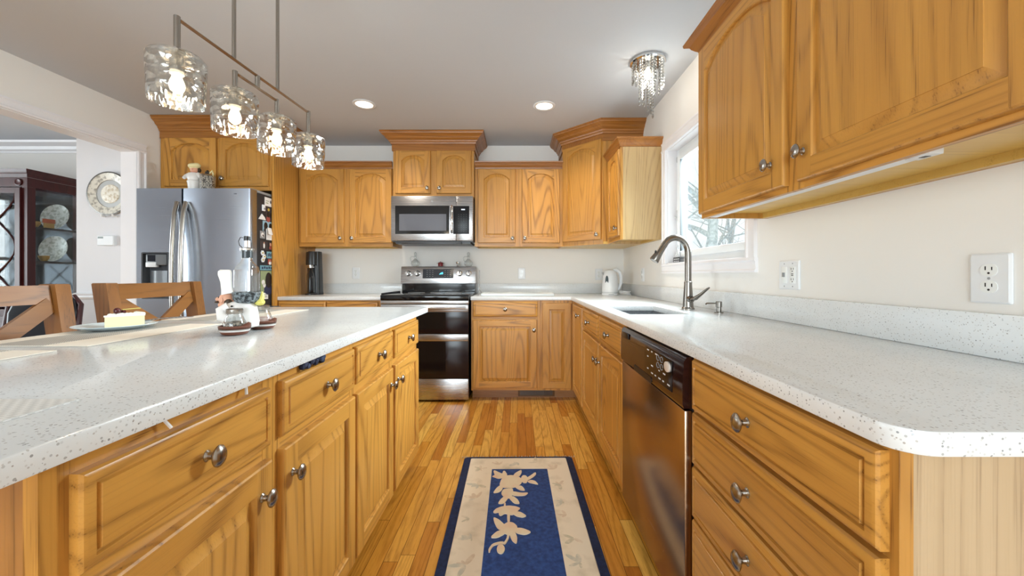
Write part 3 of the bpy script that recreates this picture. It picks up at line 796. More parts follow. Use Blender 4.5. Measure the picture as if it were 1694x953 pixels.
# ------------------------------------------------------------------ microwave over the range
mw = thing('microwave', 'stainless over-range microwave with black glass door, under the short cabinet', 'microwave', (-1.187, 3.63, 1.405))
MH = .442
MB().box(.002, .768, .03, .41, .015, MH).build('body', DKGREY, mw)
mb = MB(); mb.box(0, .612, 0, .03, .022, MH, 0, .005); mdoor = mb.build('door', STEEL, mw)
mb = MB(); mb.box(.613, .770, 0, .03, .022, MH, 0, .005); mpan = mb.build('control_side', STEEL, mw)
MB().box(.04, .548, -.002, .001, .085, .350, 0).build('window_border', BLACKG, mdoor)
MB().box(.078, .520, -.0028, -.001, .115, .272, 0).build('door_window', MICROG, mdoor)
mb = MB(); mb.tube([(.572, -.004, .10), (.573, -.03, .12), (.573, -.036, .21), (.573, -.03, .32), (.572, -.004, .345)], .0125, 12); mb.build('handle', CHROME, mdoor)
MB().box(.585, .735, -.002, .001, .085, .348, 0, .0005).build('keypad', pm('keypad_black', '#101116', .3, spec=.3), mpan)
mb = MB(); mb.box(.660, .695, -.0026, -.002, .309, .319); mb.build('clock', pm('clock_digits', '#dfe6ee', .4, emit='#dfeaff', es=.5), mpan, smooth=None)
mb = MB()
for r_ in range(9):
    for k in range(4):
        if r_ in (4,) and k < 3: continue
        mb.box(.633 + k * .024, .638 + k * .024, -.0026, -.002, .105 + r_ * .02, .1075 + r_ * .02)
mb.build('keypad_marks', pm('dim_marks', '#6a6c70', .4), mpan, smooth=None)
mb = MB(); mb.box(.03, .74, .05, .36, -.002, .016, 0); mb.box(.10, .66, .0, .06, -.010, .012, 0, .003); mb.build('vent_underside', DKGREY, mw)
mb = MB(); mb.lathe([(.011, -.0012), (.011, .0005)], (.385, 0, .392), ax='Y', seg=16); mb.build('emblem', GREYP, mdoor)

# ------------------------------------------------------------------ refrigerator
FX0, FX1, FY = -3.05, -2.142, 3.10
fr = thing('refrigerator', 'side-by-side stainless refrigerator with ice dispenser, beside the dining-room opening', 'refrigerator', (FX0, FY, 0))
FW = FX1 - FX0
MB().box(.003, FW - .001, .085, .90, .02, 1.785, 0, .004).build('body', pm('dark_fridge_side', '#2a2a2d', .4), fr)
MB().box(.02, FW - .02, .03, .09, .0, .07).build('kick_grille', BLACKP, fr)
GX = .362
def dshape(x0, x1):
    """door plan with softly rounded front corners"""
    return [(x0, .08), (x0, .012), (x0 + .004, .004), (x0 + .012, 0), (x1 - .012, 0), (x1 - .004, .004), (x1, .012), (x1, .08)]
RX0, RX1, RZ0, RZ1 = .045, .252, .92, 1.282
mb = MB()
slab([.0, RX0, RX1, GX - .003], [.075, RZ0, RZ1, 1.80], lambda i, j: not (i == 1 and j == 1), 0, .08, XZY, mb)
ld = mb.build('freezer_door', STEELF, fr)
mb = MB(); mb.loops([[(x, y, z) for x, y in dshape(GX + .003, FW)] for z in (.075, 1.80)]); rd = mb.build('refrigerator_door', STEELF, fr, smooth=.5)
MB().box(.004, FW - .004, .03, .5, 1.785, 1.807, 0, .004).build('hinge_cover', GREYP, fr)
mb = MB(); mb.box(RX0 + .001, RX1 - .001, .06, .079, RZ0 + .001, RZ1 - .001, 0); mb.loops([[(x, y, z) for x, z in rrect(RX0 - .006, RX1 + .006, RZ0 - .006, RZ1 + .006, .012)] for y in (-.004, .002)], cap0=False, cap1=False)
ring_o = [(x, z) for x, z in rrect(RX0 - .006, RX1 + .006, RZ0 - .006, RZ1 + .006, .012)]; ring_i = [(x, z) for x, z in rrect(RX0 + .004, RX1 - .004, RZ0 + .004, RZ1 - .004, .008)]
mb.loops([[(x, -.004, z) for x, z in ring_o], [(x, -.004, z) for x, z in ring_i], [(x, .06, z) for x, z in ring_i]], cap0=False, cap1=False)
disp = mb.build('dispenser_recess', pm('dispenser_shell', '#4a4d52', .25), ld)
mb = MB(); mb.box(RX0 + .022, RX1 - .02, .004, .05, 1.185, 1.272, 0, .004); dp = mb.build('dispenser_panel', pm('panel_grey', '#6e7276', .3), disp)
MB().box(.083, .145, .002, .005, 1.215, 1.266).build('dispenser_display', pm('dispenser_screen', '#23262e', .1), dp)
mb = MB(); mb.box(.07, .152, -.002, .03, 1.168, 1.208, 0, .004); mb.build('ice_chute', WHITEP, dp)
mb = MB(); mb.loops([[(x, y, z) for x, y in [(.055 + .19 * k / 10, .058 - .045 * math.sin(PI * k / 10)) for k in range(11)]] for z in (.93, 1.14)], cap0=True, cap1=True); mb.build('dispenser_paddle', pm('paddle_plastic', '#7f868d', .3), disp, smooth=.5)
def fh(x, par):
    mb = MB(); n = 14
    P = [(x, -.018 - .036 * math.sin(PI * (k / n)) ** .9 if 0 < k < n else -.002, .50 + 1.19 * k / n) for k in range(n + 1)]
    mb.tube(P, .017, 14); return mb.build('handle', NICKEL, par)
fh(GX - .035, ld); fh(GX + .035, rd)
mb = MB()
for k, w_ in enumerate((.004, .006, .003)): mb.box(.78 + k * .009, .78 + k * .009 + w_, -.0006, .0005, 1.752, 1.760)
mb.build('badge', DKGREY, rd, smooth=None)

# prints, notes and magnets on the refrigerator side (plane x = FX1)
SX = FX1 + .0008
def side_card(name, label, cat, y0, y1, z0, z1, mats, shapes=(), t=.0016, grp=None, dx=0):
    mb = MB(); mb.box(SX + dx, SX + dx + t, y0, y1, z0, z1, 0)
    X = SX + dx + t
    for m_, kind, a, b, c, d in shapes:
        if kind == 'r': mb.box(X, X + .0003, y0 + (y1 - y0) * a, y0 + (y1 - y0) * b, z0 + (z1 - z0) * c, z0 + (z1 - z0) * d, m_)
        else:
            cy, cz, ry, rz_ = y0 + (y1 - y0) * a, z0 + (z1 - z0) * b, (y1 - y0) * c, (z1 - z0) * d
            mb.prism([(X, cy + ry * math.cos(2 * PI * k / 14), cz + rz_ * math.sin(2 * PI * k / 14)) for k in range(14)], (.0003 + .0002 * m_, 0, 0), m_)
    o = mb.build(name, mats, smooth=None); tag(o, label, cat, grp); return o
SKIN = pm('print_skin', '#c99478', .5); HAIR = pm('print_hair', '#1c1413', .5); PBG = pm('print_dark', '#3a3538', .4); PGR = pm('print_greenery', '#93a078', .4)
PBL = pm('print_blue', '#8fb2c4', .4); PAPER = pm('white_paper', '#e8e6e4', .7); PRED = pm('print_red', '#9c4a44', .5); TEAL = pm('print_teal', '#6e9caa', .5); NAVY = pm('print_navy', '#232a4d', .5); YEL = pm('print_yellow', '#c9b04a', .5)
G = 'prints and magnets on the refrigerator side'
side_card('note_card', 'white label card at the top of the refrigerator side', 'card', 3.276, 3.370, 1.694, 1.768, [PAPER, PGR, PBG], [(1, 'r', .15, .5, .3, .4), (1, 'r', .15, .6, .55, .63), (2, 'e', .82, .55, .08, .2)], grp=G)
mb = MB(); mb.box(SX, SX + .012, 3.237, 3.272, 1.643, 1.696, 0, .004); mb.box(SX + .0122, SX + .016, 3.247, 3.262, 1.655, 1.67, 1)
tag(mb.build('clip_magnet', [WHITEP, GREYP]), 'white clip magnet high on the refrigerator side', 'magnet', G)
side_card('photo_print', 'photo of two people under a yellow hat, below the top label card', 'photo', 3.288, 3.385, 1.568, 1.690, [PBG, PRED, SKIN, HAIR, YEL], [(3, 'e', .35, .45, .18, .2), (1, 'e', .35, .12, .26, .2), (2, 'e', .35, .42, .1, .12), (3, 'e', .75, .45, .16, .18), (2, 'e', .75, .42, .1, .12), (4, 'e', .4, .8, .14, .1)], grp=G)
mb = MB(); mb.prism([(SX, 3.196, 1.569), (SX, 3.286, 1.569), (SX, 3.27, 1.592), (SX, 3.235, 1.617)], (.006, 0, 0)); tag(mb.build('folded_note', PAPER, smooth=None), 'fan-shaped white folded note on the refrigerator side', 'note', G)
side_card('photo_print', 'photo of two smiling people on pale blue, upper middle of the refrigerator side', 'photo', 3.25, 3.39, 1.478, 1.564, [PBL, PBG, SKIN, HAIR], [(3, 'e', .28, .5, .17, .38), (1, 'e', .28, .1, .2, .2), (2, 'e', .28, .58, .09, .18), (3, 'e', .72, .55, .14, .3), (2, 'e', .72, .5, .1, .2)], grp=G)
mb = MB(); mb.box(SX + .004, SX + .007, 3.29, 3.37, 1.405, 1.50, 0); mb.prism([(SX + .007, 3.30, 1.51), (SX + .007, 3.352, 1.51), (SX + .03, 3.338, 1.45), (SX + .03, 3.286, 1.45)], (.0012, 0, 0)); mb.box(SX, SX + .004, 3.32, 3.34, 1.47, 1.49, 0)
tag(mb.build('paper_note', PAPER, smooth=None), 'white paper note curling off the refrigerator side', 'note', G)
side_card('photo_print', 'small grey photo at the edge beside the curling paper note', 'photo', 3.216, 3.279, 1.412, 1.474, [GREYP, PAPER, PBG], [(1, 'e', .5, .5, .3, .3), (2, 'e', .6, .4, .15, .15)], grp=G)
side_card('photo_print', 'dark photo with a white figure, middle of the refrigerator side', 'photo', 3.216, 3.318, 1.318, 1.39, [PBG, PAPER, SKIN], [(1, 'e', .5, .5, .1, .35), (2, 'e', .5, .8, .07, .1)], grp=G)
side_card('photo_print', 'dark narrow photo against the oak panel, right of the white-figure photo', 'photo', 3.328, 3.392, 1.324, 1.398, [PBG, PRED, SKIN], [(2, 'e', .4, .6, .2, .2), (1, 'e', .4, .2, .3, .2)], grp=G)
def sign(label, y0, y1, z0, z1):
    mb = MB(); mb.box(SX, SX + .005, y0, y1, z0, z1, 0, .001)
    for k in range(5):
        a = y0 + (y1 - y0) * (.1 + .17 * k); mb.box(SX + .005, SX + .0056, a, a + (y1 - y0) * .11, z0 + (z1 - z0) * (.25 + .08 * (k % 2)), z0 + (z1 - z0) * (.7 + .1 * (k % 2)), 1)
    tag(mb.build('magnet_sign', [TEAL, NAVY], smooth=None), label, 'magnet', G)
sign('teal lettered magnet above the flower magnet', 3.30, 3.392, 1.248, 1.306)
sign('teal lettered magnet just above the large portrait', 3.216, 3.385, 1.145, 1.186)
mb = MB()
for a, b in ((3.24, 1.29), (3.262, 1.26), (3.245, 1.232)):
    for k in range(6): mb.sphere((SX + .006, a + .014 * math.cos(k * PI / 3), b + .014 * math.sin(k * PI / 3)), .006, .009, .009, 8, 0)
    mb.sphere((SX + .009, a, b), .007, .007, .007, 8, 1)
tag(mb.build('flower_magnet', [WHITEP, YEL]), 'magnet of three white and yellow flowers on the refrigerator side', 'magnet', G)
side_card('photo_print', 'small photo of people in white between the two teal magnets', 'photo', 3.318, 3.392, 1.195, 1.244, [PRED, PAPER, SKIN], [(1, 'e', .35, .25, .2, .3), (1, 'e', .7, .25, .2, .3), (2, 'e', .35, .65, .1, .18), (2, 'e', .7, .65, .1, .18)], grp=G)
side_card('photo_print', 'large portrait photo of a dark-haired person in navy with flowers, low on the refrigerator side', 'photo', 3.223, 3.39, .964, 1.14, [PGR, NAVY, SKIN, HAIR, PAPER], [(3, 'e', .62, .55, .26, .38), (1, 'e', .62, .1, .36, .26), (2, 'e', .56, .64, .13, .17), (4, 'e', .2, .45, .12, .12), (4, 'e', .28, .3, .1, .1)], grp=G)
side_card('note_card', 'white card with grey lines below the portrait on the refrigerator side', 'card', 3.228, 3.32, .9, .956, [PAPER, GREYP], [(1, 'r', .15, .85, .3, .42), (1, 'r', .15, .85, .6, .7)], grp=G)

# figurine and pepper jar on top of the refrigerator
WCLOTH = pm('white_glaze', '#e9e6e2', .35); FSKIN = pm('figurine_skin', '#d9a184', .5); FHAIR = pm('figurine_hair', '#3b2a16', .5); CREAM = pm('cream_glaze', '#e6d9a4', .4); REDG = pm('red_scarf_glaze', '#a8402f', .4)
cf = thing('figurine', 'small white ceramic cook figurine with red scarf on top of the refrigerator', 'figurine', (-2.69, 3.22, 1.8075))
mb = MB(); mb.lathe([(.036, 0), (.04, .004), (.046, .06), (.05, .072), (.042, .085), (.047, .10), (.045, .12), (.03, .145), (.018, .152)], seg=20)
for s_, pts in ((-1, [(-.03, 0, .135), (-.06, -.012, .115), (-.062, -.03, .098)]), (1, [(.03, 0, .135), (.062, -.01, .112), (.085, -.02, .10)])): mb.tube(pts, [.019, .016, .012], 10)
mb.build('body', WCLOTH, cf)
mb = MB(); mb.sphere((.004, -.004, .172), .03, .029, .03, 16); mb.sphere((.012, -.033, .170), .006, seg=8); mb.build('head', FSKIN, cf)
mb = MB(); mb.sphere((.02, .012, .172), .025, .022, .024, 12); mb.build('hair', FHAIR, cf)
mb = MB(); mb.lathe([(.028, .176), (.033, .184), (.032, .19)], seg=16); mb.sphere((.0, 0, .203), .046, .040, .024, 14); mb.sphere((.020, 0, .210), .030, .030, .020, 12); mb.sphere((-.016, 0, .206), .030, .030, .020, 12); mb.build('hat', CREAM, cf)
mb = MB(); mb.lathe([(.024, .145), (.027, .15), (.02, .156)], seg=14); mb.prism([(-.004, -.026, .148), (.012, -.03, .122), (.02, -.028, .128)], (0, -.003, 0)); mb.build('scarf', REDG, cf)
pj = thing('spice_jar', 'tall glass jar of speckled peppercorns beside the cook figurine', 'jar', (-2.583, 3.225, 1.8075))
mb = MB(); mb.lathe([(.045, 0), (.052, .004), (.052, .115), (.048, .12)], seg=20); mb.build('peppercorn_fill', noisy('peppercorns', '#2a211e', '#b9aea0', 130, .42, .56, .5, .3, 1), pj)
mb = MB(); mb.lathe([(.047, 0), (.0545, .003), (.0545, .125), (.05, .132), (.02, .142), (.018, .15)], seg=20, caps=False); mb.build('glass', BOTTLEG, pj)
mb = MB(); mb.lathe([(.018, .142), (.018, .155), (.009, .16), (.008, .168), (.001, .172)], seg=14); mb.build('stopper', BLACKP, pj)
mb = MB(); mb.tube([(.018, 0, .145), (.04, 0, .165), (.045, 0, .145), (.045, 0, .11)], .006, 8); mb.build('ribbon', CREAM, pj)

# ------------------------------------------------------------------ things on the back counter
sm = thing('soda_maker', 'tall black soda maker on the counter beside the oak panel', 'appliance', (-1.985, 3.76, .914))
mb = MB(); L = []
for z, k in ((0, 1.0), (.012, 1.02), (.03, .98), (.40, .86), (.42, .82)): L.append([(x * k, y * k - .0, z) for x, y in rrect(-.062, .062, -.02, .10, .03)])
mb.loops(L); mb.build('housing', BLACKP, sm, smooth=.5)
mb = MB(); mb.lathe([(.05, 0), (.05, .012), (.046, .016), (.001, .016)], (0, -.045, 0), seg=20); mb.build('drip_base', BLACKP, sm)
mb = MB(); mb.lathe([(.045, .285), (.05, .29), (.048, .40), (.044, .412), (.001, .412)], (0, -.03, 0), seg=20); mb.build('top_housing', BLACKP, sm)
mb = MB(); mb.lathe([(.032, .018), (.036, .022), (.036, .16), (.032, .20), (.018, .235), (.014, .27)], (0, -.045, 0), seg=20, caps=False); mb.build('bottle', thin_glass('smoked_bottle', tint=(.55, .6, .66, 1), blend=.35, base=.08), sm)
mb = MB(); mb.lathe([(.014, .255), (.02, .262), (.02, .275), (.026, .28), (.026, .286)], (0, -.045, 0), seg=16); mb.box(-.034, .034, -.055, -.035, .262, .270, 0, .002); mb.build('nozzle', CHROME, sm)
# thin holder beside the range
ph = thing('wire_holder', 'slim metal rod holder with looped foot on the counter beside the range', 'holder', (-.352, 3.60, .914))
mb = MB(); mb.tube([(0, 0, .075), (0, 0, .23)], .0028, 8); mb.sphere((0, 0, .232), .005, seg=8); mb.build('rod', STEEL, ph)
mb = MB(); mb.tube([(.011 * math.sin(a), 0, .064 + .011 * math.cos(a)) for a in [2 * PI * k / 16 for k in range(17)]], .0024, 6); mb.build('loop', STEEL, ph)
mb = MB()
for s_ in (-1, 1): mb.tube([(0, 0, .053), (s_ * .012, 0, .04), (s_ * .016, 0, .02), (s_ * .008, 0, .003)], .003, 8)
mb.lathe([(.022, 0), (.022, .003), (.001, .004)], seg=16); mb.build('foot', STEEL, ph)
mb = MB(); mb.box(-.325, .33, 3.515, 3.745, .9145, .917, 0); mb.loops([rr(-.335, .335, 3.505, 3.755, .012, .9165), rr(-.335, .335, 3.505, 3.755, .012, .934), rr(-.330, .330, 3.51, 3.75, .01, .937), rr(-.318, .318, 3.522, 3.738, .008, .937), rr(-.316, .316, 3.524, 3.736, .008, .934)])
tag(mb.build('cutting_board', pm('white_board', '#dfe5e6', .45)), 'long white board lying on the counter right of the range', 'board')
kt = thing('electric_kettle', 'white electric kettle with grey water gauge in the counter corner', 'kettle', (.885, 3.70, .914))
mb = MB(); mb.lathe([(.072, 0), (.076, .003), (.076, .016), (.07, .02), (.07, .024)], seg=28); mb.build('power_base', WHITEP, kt)
mb = MB(); mb.lathe([(.072, .026), (.075, .03), (.073, .10), (.066, .18), (.056, .215), (.05, .222)], seg=28)
mb.prism([(-.05, -.014, .165), (-.05, .014, .165), (-.055, .012, .213), (-.082, 0, .216), (-.055, -.012, .213)], (.02, 0, 0)); mb.build('body', WHITEP, kt)
mb = MB(); mb.lathe([(.05, .222), (.046, .232), (.025, .244), (.001, .247)], seg=24); mb.build('lid', WHITEP, kt)
mb = MB(); mb.tube([(.03, 0, .235), (.065, 0, .240), (.095, 0, .215), (.108, 0, .17), (.104, 0, .11), (.085, 0, .06), (.068, 0, .045)], [.012, .014, .014, .013, .012, .011, .010], 12, flat=1.25); mb.build('handle', WHITEP, kt)
mb = MB(); T2 = Matrix.Rotation(math.radians(-38), 4, 'Z'); mb.T = T2
mb.prism([(.016 * math.cos(a) - .0, -.066 - .004, .135 + .05 * math.sin(a)) for a in [2 * PI * k / 20 for k in range(20)]], (0, .012, 0)); mb.build('water_gauge', pm('gauge_grey', '#3e4a4e', .25), kt)
mb = MB(); mb.box(-.03, .02, -.0768, -.073, .007, .0095, 0); mb.build('base_slot', DKGREY, kt)
P = []
for k in range(46):
    a = k * .42; r_ = .050 + .014 * math.sin(k * .37)
    P.append((1.02 + r_ * math.cos(a) * .95, 3.63 + r_ * math.sin(a) * 1.15, .9185 + .0007 * k + .010 * math.sin(k * .21) ** 2))
P = [(.955, 3.70, .925), (.965, 3.69, .919)] + P
mb = MB(); mb.tube(P, .0034, 7); tag(mb.build('power_cord', WHITEP), 'coiled white kettle cord on the counter corner', 'cord')

# outlets and switches
def outlet(label, loc, rz, gang=1, duplex=True, sw=False, W=.074, H=.117, grp='wall outlets'):
    t = thing('wall_outlet' if duplex else 'wall_switch', label, 'outlet' if duplex else 'switch', loc, rz, grp)
    Wd = W if gang == 1 else .118
    mb = MB(); mb.loops([[(x, 0, z) for x, z in rrect(-Wd / 2, Wd / 2, -H / 2, H / 2, .004)], [(x, -.004, z) for x, z in rrect(-Wd / 2, Wd / 2, -H / 2, H / 2, .004)], [(x, -.0065, z) for x, z in rrect(-Wd / 2 + .004, Wd / 2 - .004, -H / 2 + .004, H / 2 - .004, .004)]])
    mb.build('cover_plate', WHITEP, t, smooth=.4)
    cx = 0 if gang == 1 else .026
    if duplex and gang == 1:
        for s_ in (-1, 1):
            mb = MB(); mb.loops([[(x, y, z + s_ * .0195) for x, z in rrect(-.017, .017, -.0145, .0145, .0135)] for y in (-.006, -.0075)]); r_ = mb.build('receptacle', WHITEC, t, smooth=.4)
            mb = MB(); z = s_ * .0195
            mb.box(-.0075, -.0052, -.0079, -.0074, z, z + .009); mb.box(.0052, .0072, -.0079, -.0074, z, z + .0075); mb.lathe([(.0025, -.0074), (.0025, -.0079)], (0, 0, z - .007), ax='Y', seg=10)
            mb.build('slots', BLACKP, r_, smooth=None)
        mb = MB(); mb.lathe([(.003, -.006), (.003, -.0072), (.001, -.0076)], ax='Y', seg=10); mb.build('screw', GREYP, t)
    else:
        xs_ = [0] if gang == 1 else [-.024, .024]
        for x in xs_:
            mb = MB(); mb.box(x - .0165, x + .0165, -.0078, -.006, -.0335, .0335, 0, .0006); r_ = mb.build('insert', WHITEC, t)
            mb = MB()
            if x == xs_[-1] and gang == 2:
                for s_ in (-1, 1):
                    z = s_ * .021
                    mb.box(x - .0075, x - .0052, -.0083, -.0078, z, z + .008); mb.box(x + .0052, x + .0072, -.0083, -.0078, z, z + .008); mb.lathe([(.0025, -.0078), (.0025, -.0083)], (x, 0, z - .006), ax='Y', seg=10)
                mb.box(x - .006, x + .006, -.0083, -.0078, -.003, .0), mb.box(x - .006, x + .006, -.0083, -.0078, .003, .006)
            else:
                mb.box(x - .005, x + .005, -.013, -.0078, -.008, .010, 0)
            mb.build('slots' if gang == 2 else 'toggle', GREYP if gang == 2 and x != xs_[-1] else (BLACKP if gang == 2 else WHITEC), r_, smooth=None)
            mb = MB()
            for s_ in (-1, 1): mb.lathe([(.0025, -.006), (.0025, -.0072)], (x, 0, s_ * .046), ax='Y', seg=10)
            mb.build('screws', GREYP, r_)
outlet('white outlet on the back wall left of the range', (-1.69, YB - .0005, 1.125), 0)
outlet('white outlet on the back wall above the long white board', (.045, YB - .0005, 1.122), 0)
outlet('white outlet on the back wall beside the kettle', (.852, YB - .0005, 1.112), 0)
outlet('white switch plate on the window wall near the far corner', (XR - .0005, 3.42, 1.108), -PI / 2, duplex=False, grp=None)
outlet('white double plate with switch and outlet between window and large outlet', (XR - .0005, 1.575, 1.105), -PI / 2, gang=2, grp=None)
outlet('large white duplex outlet nearest the viewer on the right wall', (XR - .0005, .905, 1.097), -PI / 2, W=.080)

# toe-kick register
vg = thing('vent_grille', 'brown metal heating vent in the toe kick under the back cabinets', 'vent', (.0, 3.494, .0))
mb = MB(); mb.box(.005, .335, -.008, 0, .012, .088, 0, .002); mb.box(.022, .318, -.0086, -.0078, .022, .078, 1); mb.build('grille_frame', [pm('bronze_vent', '#6d5238', .4, .3), BLACKP], vg)
for k in range(24):
    x = .026 + k * .0124; MB().box(x, x + .004, -.0105, -.0086, .022, .078, 0).build('slat', pm('bronze_vent_slat', '#6d5238', .4, .3) if k == 0 else bpy.data.materials['bronze_vent_slat'], vg)

# ------------------------------------------------------------------ lamps
def point(name, par, loc, power, r=.03, color=(1, .90, .76)):
    l = bpy.data.lights.new(name, 'POINT'); l.energy = power; l.shadow_soft_size = r; l.color = color
    o = bpy.data.objects.new(name, l); COL.objects.link(o); o.parent = par; o.location = loc
def can(x, y, label):
    t = thing('recessed_light', label, 'light', (x, y, ZC), 0, 'round recessed ceiling lights')
    mb = MB(); mb.lathe([(.088, -.0005), (.088, -.005), (.082, -.008), (.066, -.006), (.066, -.0005)], seg=36, caps=False); mb.build('trim_ring', WHITEP, t)
    mb = MB(); mb.lathe([(.066, -.003), (.04, -.0045), (.001, -.005)], seg=36); mb.build('lens', CANLENS, t)
    l = bpy.data.lights.new('recessed_beam', 'SPOT'); l.energy = 30; l.spot_size = 2.5; l.spot_blend = .8; l.shadow_soft_size = .06; l.color = (1, .9, .76)
    o = bpy.data.objects.new('recessed_beam', l); COL.objects.link(o); o.parent = t; o.location = (0, 0, -.03)
can(-1.212, 3.06, 'round recessed ceiling light nearer the pendant lamps')
can(.214, 3.09, 'round recessed ceiling light nearer the crystal lamp')

cl = thing('crystal_ceiling_light', 'small round crystal ceiling light with spiral bead strands by the sink window', 'light', (.822, 2.44, ZC))
mb = MB(); mb.lathe([(.10, -.0005), (.108, -.003), (.108, -.018), (.10, -.024), (.001, -.024)], seg=36); mb.build('ceiling_plate', CHROME, cl)
mb = MB(); mb.lathe([(.012, -.024), (.012, -.045), (.001, -.046)], seg=12); mb.build('socket', WHITEC, cl)
mb = MB(); mb.sphere((0, 0, -.085), .024, .024, .036, 14); mb.build('bulb', CRBULB, cl)
point('crystal_lamp_glow', cl, (0, 0, -.15), 2.2, .03, (1, .93, .82))
bead = MB(); bead.sphere((0, 0, 0), .0095, .0095, .0105, 6); bead = bead.build('bead', CRYST, smooth=None); COL.objects.unlink(bead)
nst = 26
for k in range(nst):
    t_ = k / nst
    if k < 18: a, rr_, ln = 2 * PI * k / 18 + 1.1, .092, .085 + .085 * ((k / 18) ** 1.0)
    else: a, rr_, ln = 2 * PI * (k - 18) / 8 * 1.0 + .4, .05, .17 + .024 * (k - 18)
    if k >= 22: rr_ = .03; 
    mb = MB(); z = -.03; x, y = rr_ * math.cos(a), rr_ * math.sin(a)
    while z > -ln:
        mb.sphere((x, y, z), .0085, .0085, .0088, 6); z -= .0185
    mb.loops([[(x + .001, y, -.024), (x, y + .001, -.024), (x - .001, y, -.024)], [(x + .001, y, z), (x, y + .001, z), (x - .001, y, z)]])
    mb.sphere((x, y, z - .01), .008, .008, .017, 6)
    mb.build('bead_strand', CRYST, cl, smooth=None)
bpy.data.objects.remove(bead)

# pendant with four hammered glass shades over the island
PX, PY0, DY, ZB = -1.012, 1.150, .2225, 1.868
pl = thing('linear_pendant', 'four-shade brushed pendant with hammered glass shades hanging over the island', 'pendant lamp', (PX, PY0, ZC))
A = Vector((0, 0, 0)); Bv = Vector((.03, 3 * DY, 0))
def along(t_, z): p = A + (Bv - A) * (t_ / 3); return (p.x, p.y, z - ZC)
mb = MB(); mb.tube([along(0, ZB), along(3, ZB)], .0065, 4); mb.tube([along(0, ZB + .0065), along(0, ZB - .10)], .0085, 12); mb.tube([along(3, ZB + .0065), along(3, ZB - .10)], .0085, 12); mb.build('main_bar', NICKEL, pl)
mb = MB(); mb.tube([along(1, ZB - .045), along(2, ZB - .045)], .0065, 4)
for q in (1, 2): mb.tube([along(q, ZB - .039), along(q, ZB - .105)], .0085, 12)
mb.tube([along(1.5, ZB - .045), along(1.5, ZB)], .009, 12); mb.build('lower_bar', NICKEL, pl)
for q in (.98, 2.02):
    mb = MB(); mb.tube([along(q, ZB), along(q, ZC - .018)], .0068, 10); mb.build('rod', NICKEL, pl)
mb = MB(); a0, a1 = along(.8, ZC), along(2.2, ZC)
mb.box(-.055, .075, a0[1], a1[1], -.02, -.0005, 0, .006); mb.build('canopy', NICKEL, pl)
for q in range(4):
    x, y, _ = along(q, 0); zt = ZB - .101
    if q in (1, 2): zt = ZB - .106
    z = zt - ZC
    mb = MB(); mb.lathe([(.009, z + .002), (.03, z - .004), (.03, z - .010), (.018, z - .014), (.018, z - .05), (.021, z - .052), (.021, z - .058)], (x, y, 0), seg=20); st_ = mb.build('socket_cup', NICKEL, pl)
    mb = MB(); mb.lathe([(.017, z - .052), (.017, z - .066), (.012, z - .068)], (x, y, 0), seg=16); mb.build('socket', SOCK, st_)
    mb = MB(); mb.lathe([(.011, z - .066), (.012, z - .075), (.017, z - .088), (.0195, z - .100), (.016, z - .113), (.007, z - .121), (.001, z - .122)], (x, y, 0), seg=16); mb.build('bulb', BULB, st_)
    mb = MB(); r0 = .072
    mb.lathe([(.028, z - .008), (.055, z - .009), (.064, z - .012), (r0, z - .022), (r0 - .002, z - .08), (r0 - .004, z - .150), (r0 - .006, z - .152), (r0 - .007, z - .150), (r0 - .005, z - .08), (r0 - .003, z - .024), (.06, z - .015), (.028, z - .012)], (x, y, 0), seg=40, caps=False)
    mb.build('glass_shade', HAMMER, pl)
    point('pendant_glow', pl, (x, y, z - .10), 2.6, .03)

# ------------------------------------------------------------------ rug
rug = thing('area_rug', 'navy and beige rug with cream flowers lying on the oak floor aisle', 'rug', (0, 0, 0))
T3 = Matrix.Translation((.005, 2.335, 0)) @ Matrix.Rotation(.014, 4, 'Z')
def rplate(name, x0, x1, y0, y1, z0, z1, r, m_):
    mb = MB(T3); mb.loops([rr(x0, x1, y0, y1, r, z0), rr(x0, x1, y0, y1, r, z1 - .002), rr(x0 + .003, x1 - .003, y0 + .003, y1 - .003, r, z1)]); return mb.build(name, m_, rug, smooth=.5)
RL = -1.75
rplate('edge_band', -.322, .322, RL, 0, 0.0005, .009, .025, NAVYB)
mb = MB(T3); mb.loops([rr(x0_, x1_, RL + .025 + q_, -.022 - q_, .006, z_) for x0_, x1_, q_, z_ in ((-.282, .284, 0, .006), (-.282, .284, 0, .0095), (-.279, .281, .003, .0115))]); rb = random.Random(5)
spots = [(sx * .218, -.16 - .145 * k, sx) for k in range(11) for sx in (-1, 1)] + [(x, -.088, 0) for x in (-.10, .0, .11)]
for q, (x, y, sx) in enumerate(spots):
    x += rb.uniform(-.012, .012); y += rb.uniform(-.02, .02); a0 = rb.uniform(0, PI); m_ = q % 3
    for k in range(rb.choice((3, 4, 6))):
        a = a0 + 2 * PI * k / 7 * rb.uniform(.7, 1.3); ln = rb.uniform(.010, .034); wd = ln * rb.uniform(.25, .5)
        cx, cy = x + math.cos(a) * ln, y + math.sin(a) * ln
        mb.prism([(cx + math.cos(a) * ln * math.cos(t) - math.sin(a) * wd * math.sin(t), cy + math.sin(a) * ln * math.cos(t) + math.cos(a) * wd * math.sin(t), .0112) for t in [2 * PI * j / 10 for j in range(10)]], (0, 0, .0006 + .00005 * k), 1 + (m_ if k < 3 else (m_ + 1) % 3))
mb.build('border_band', [BEIGE, noisy('sage_wool', '#c0b9a0', '#dccfb8', 40), noisy('rose_wool', '#d0bda4', '#dfd0b9', 40), noisy('grey_blue_wool', '#bfbcac', '#d9cfba', 40)], rug, smooth=None)
rplate('field', -.153, .163, RL + .16, -.152, .008, .0120, .004, BLUE)
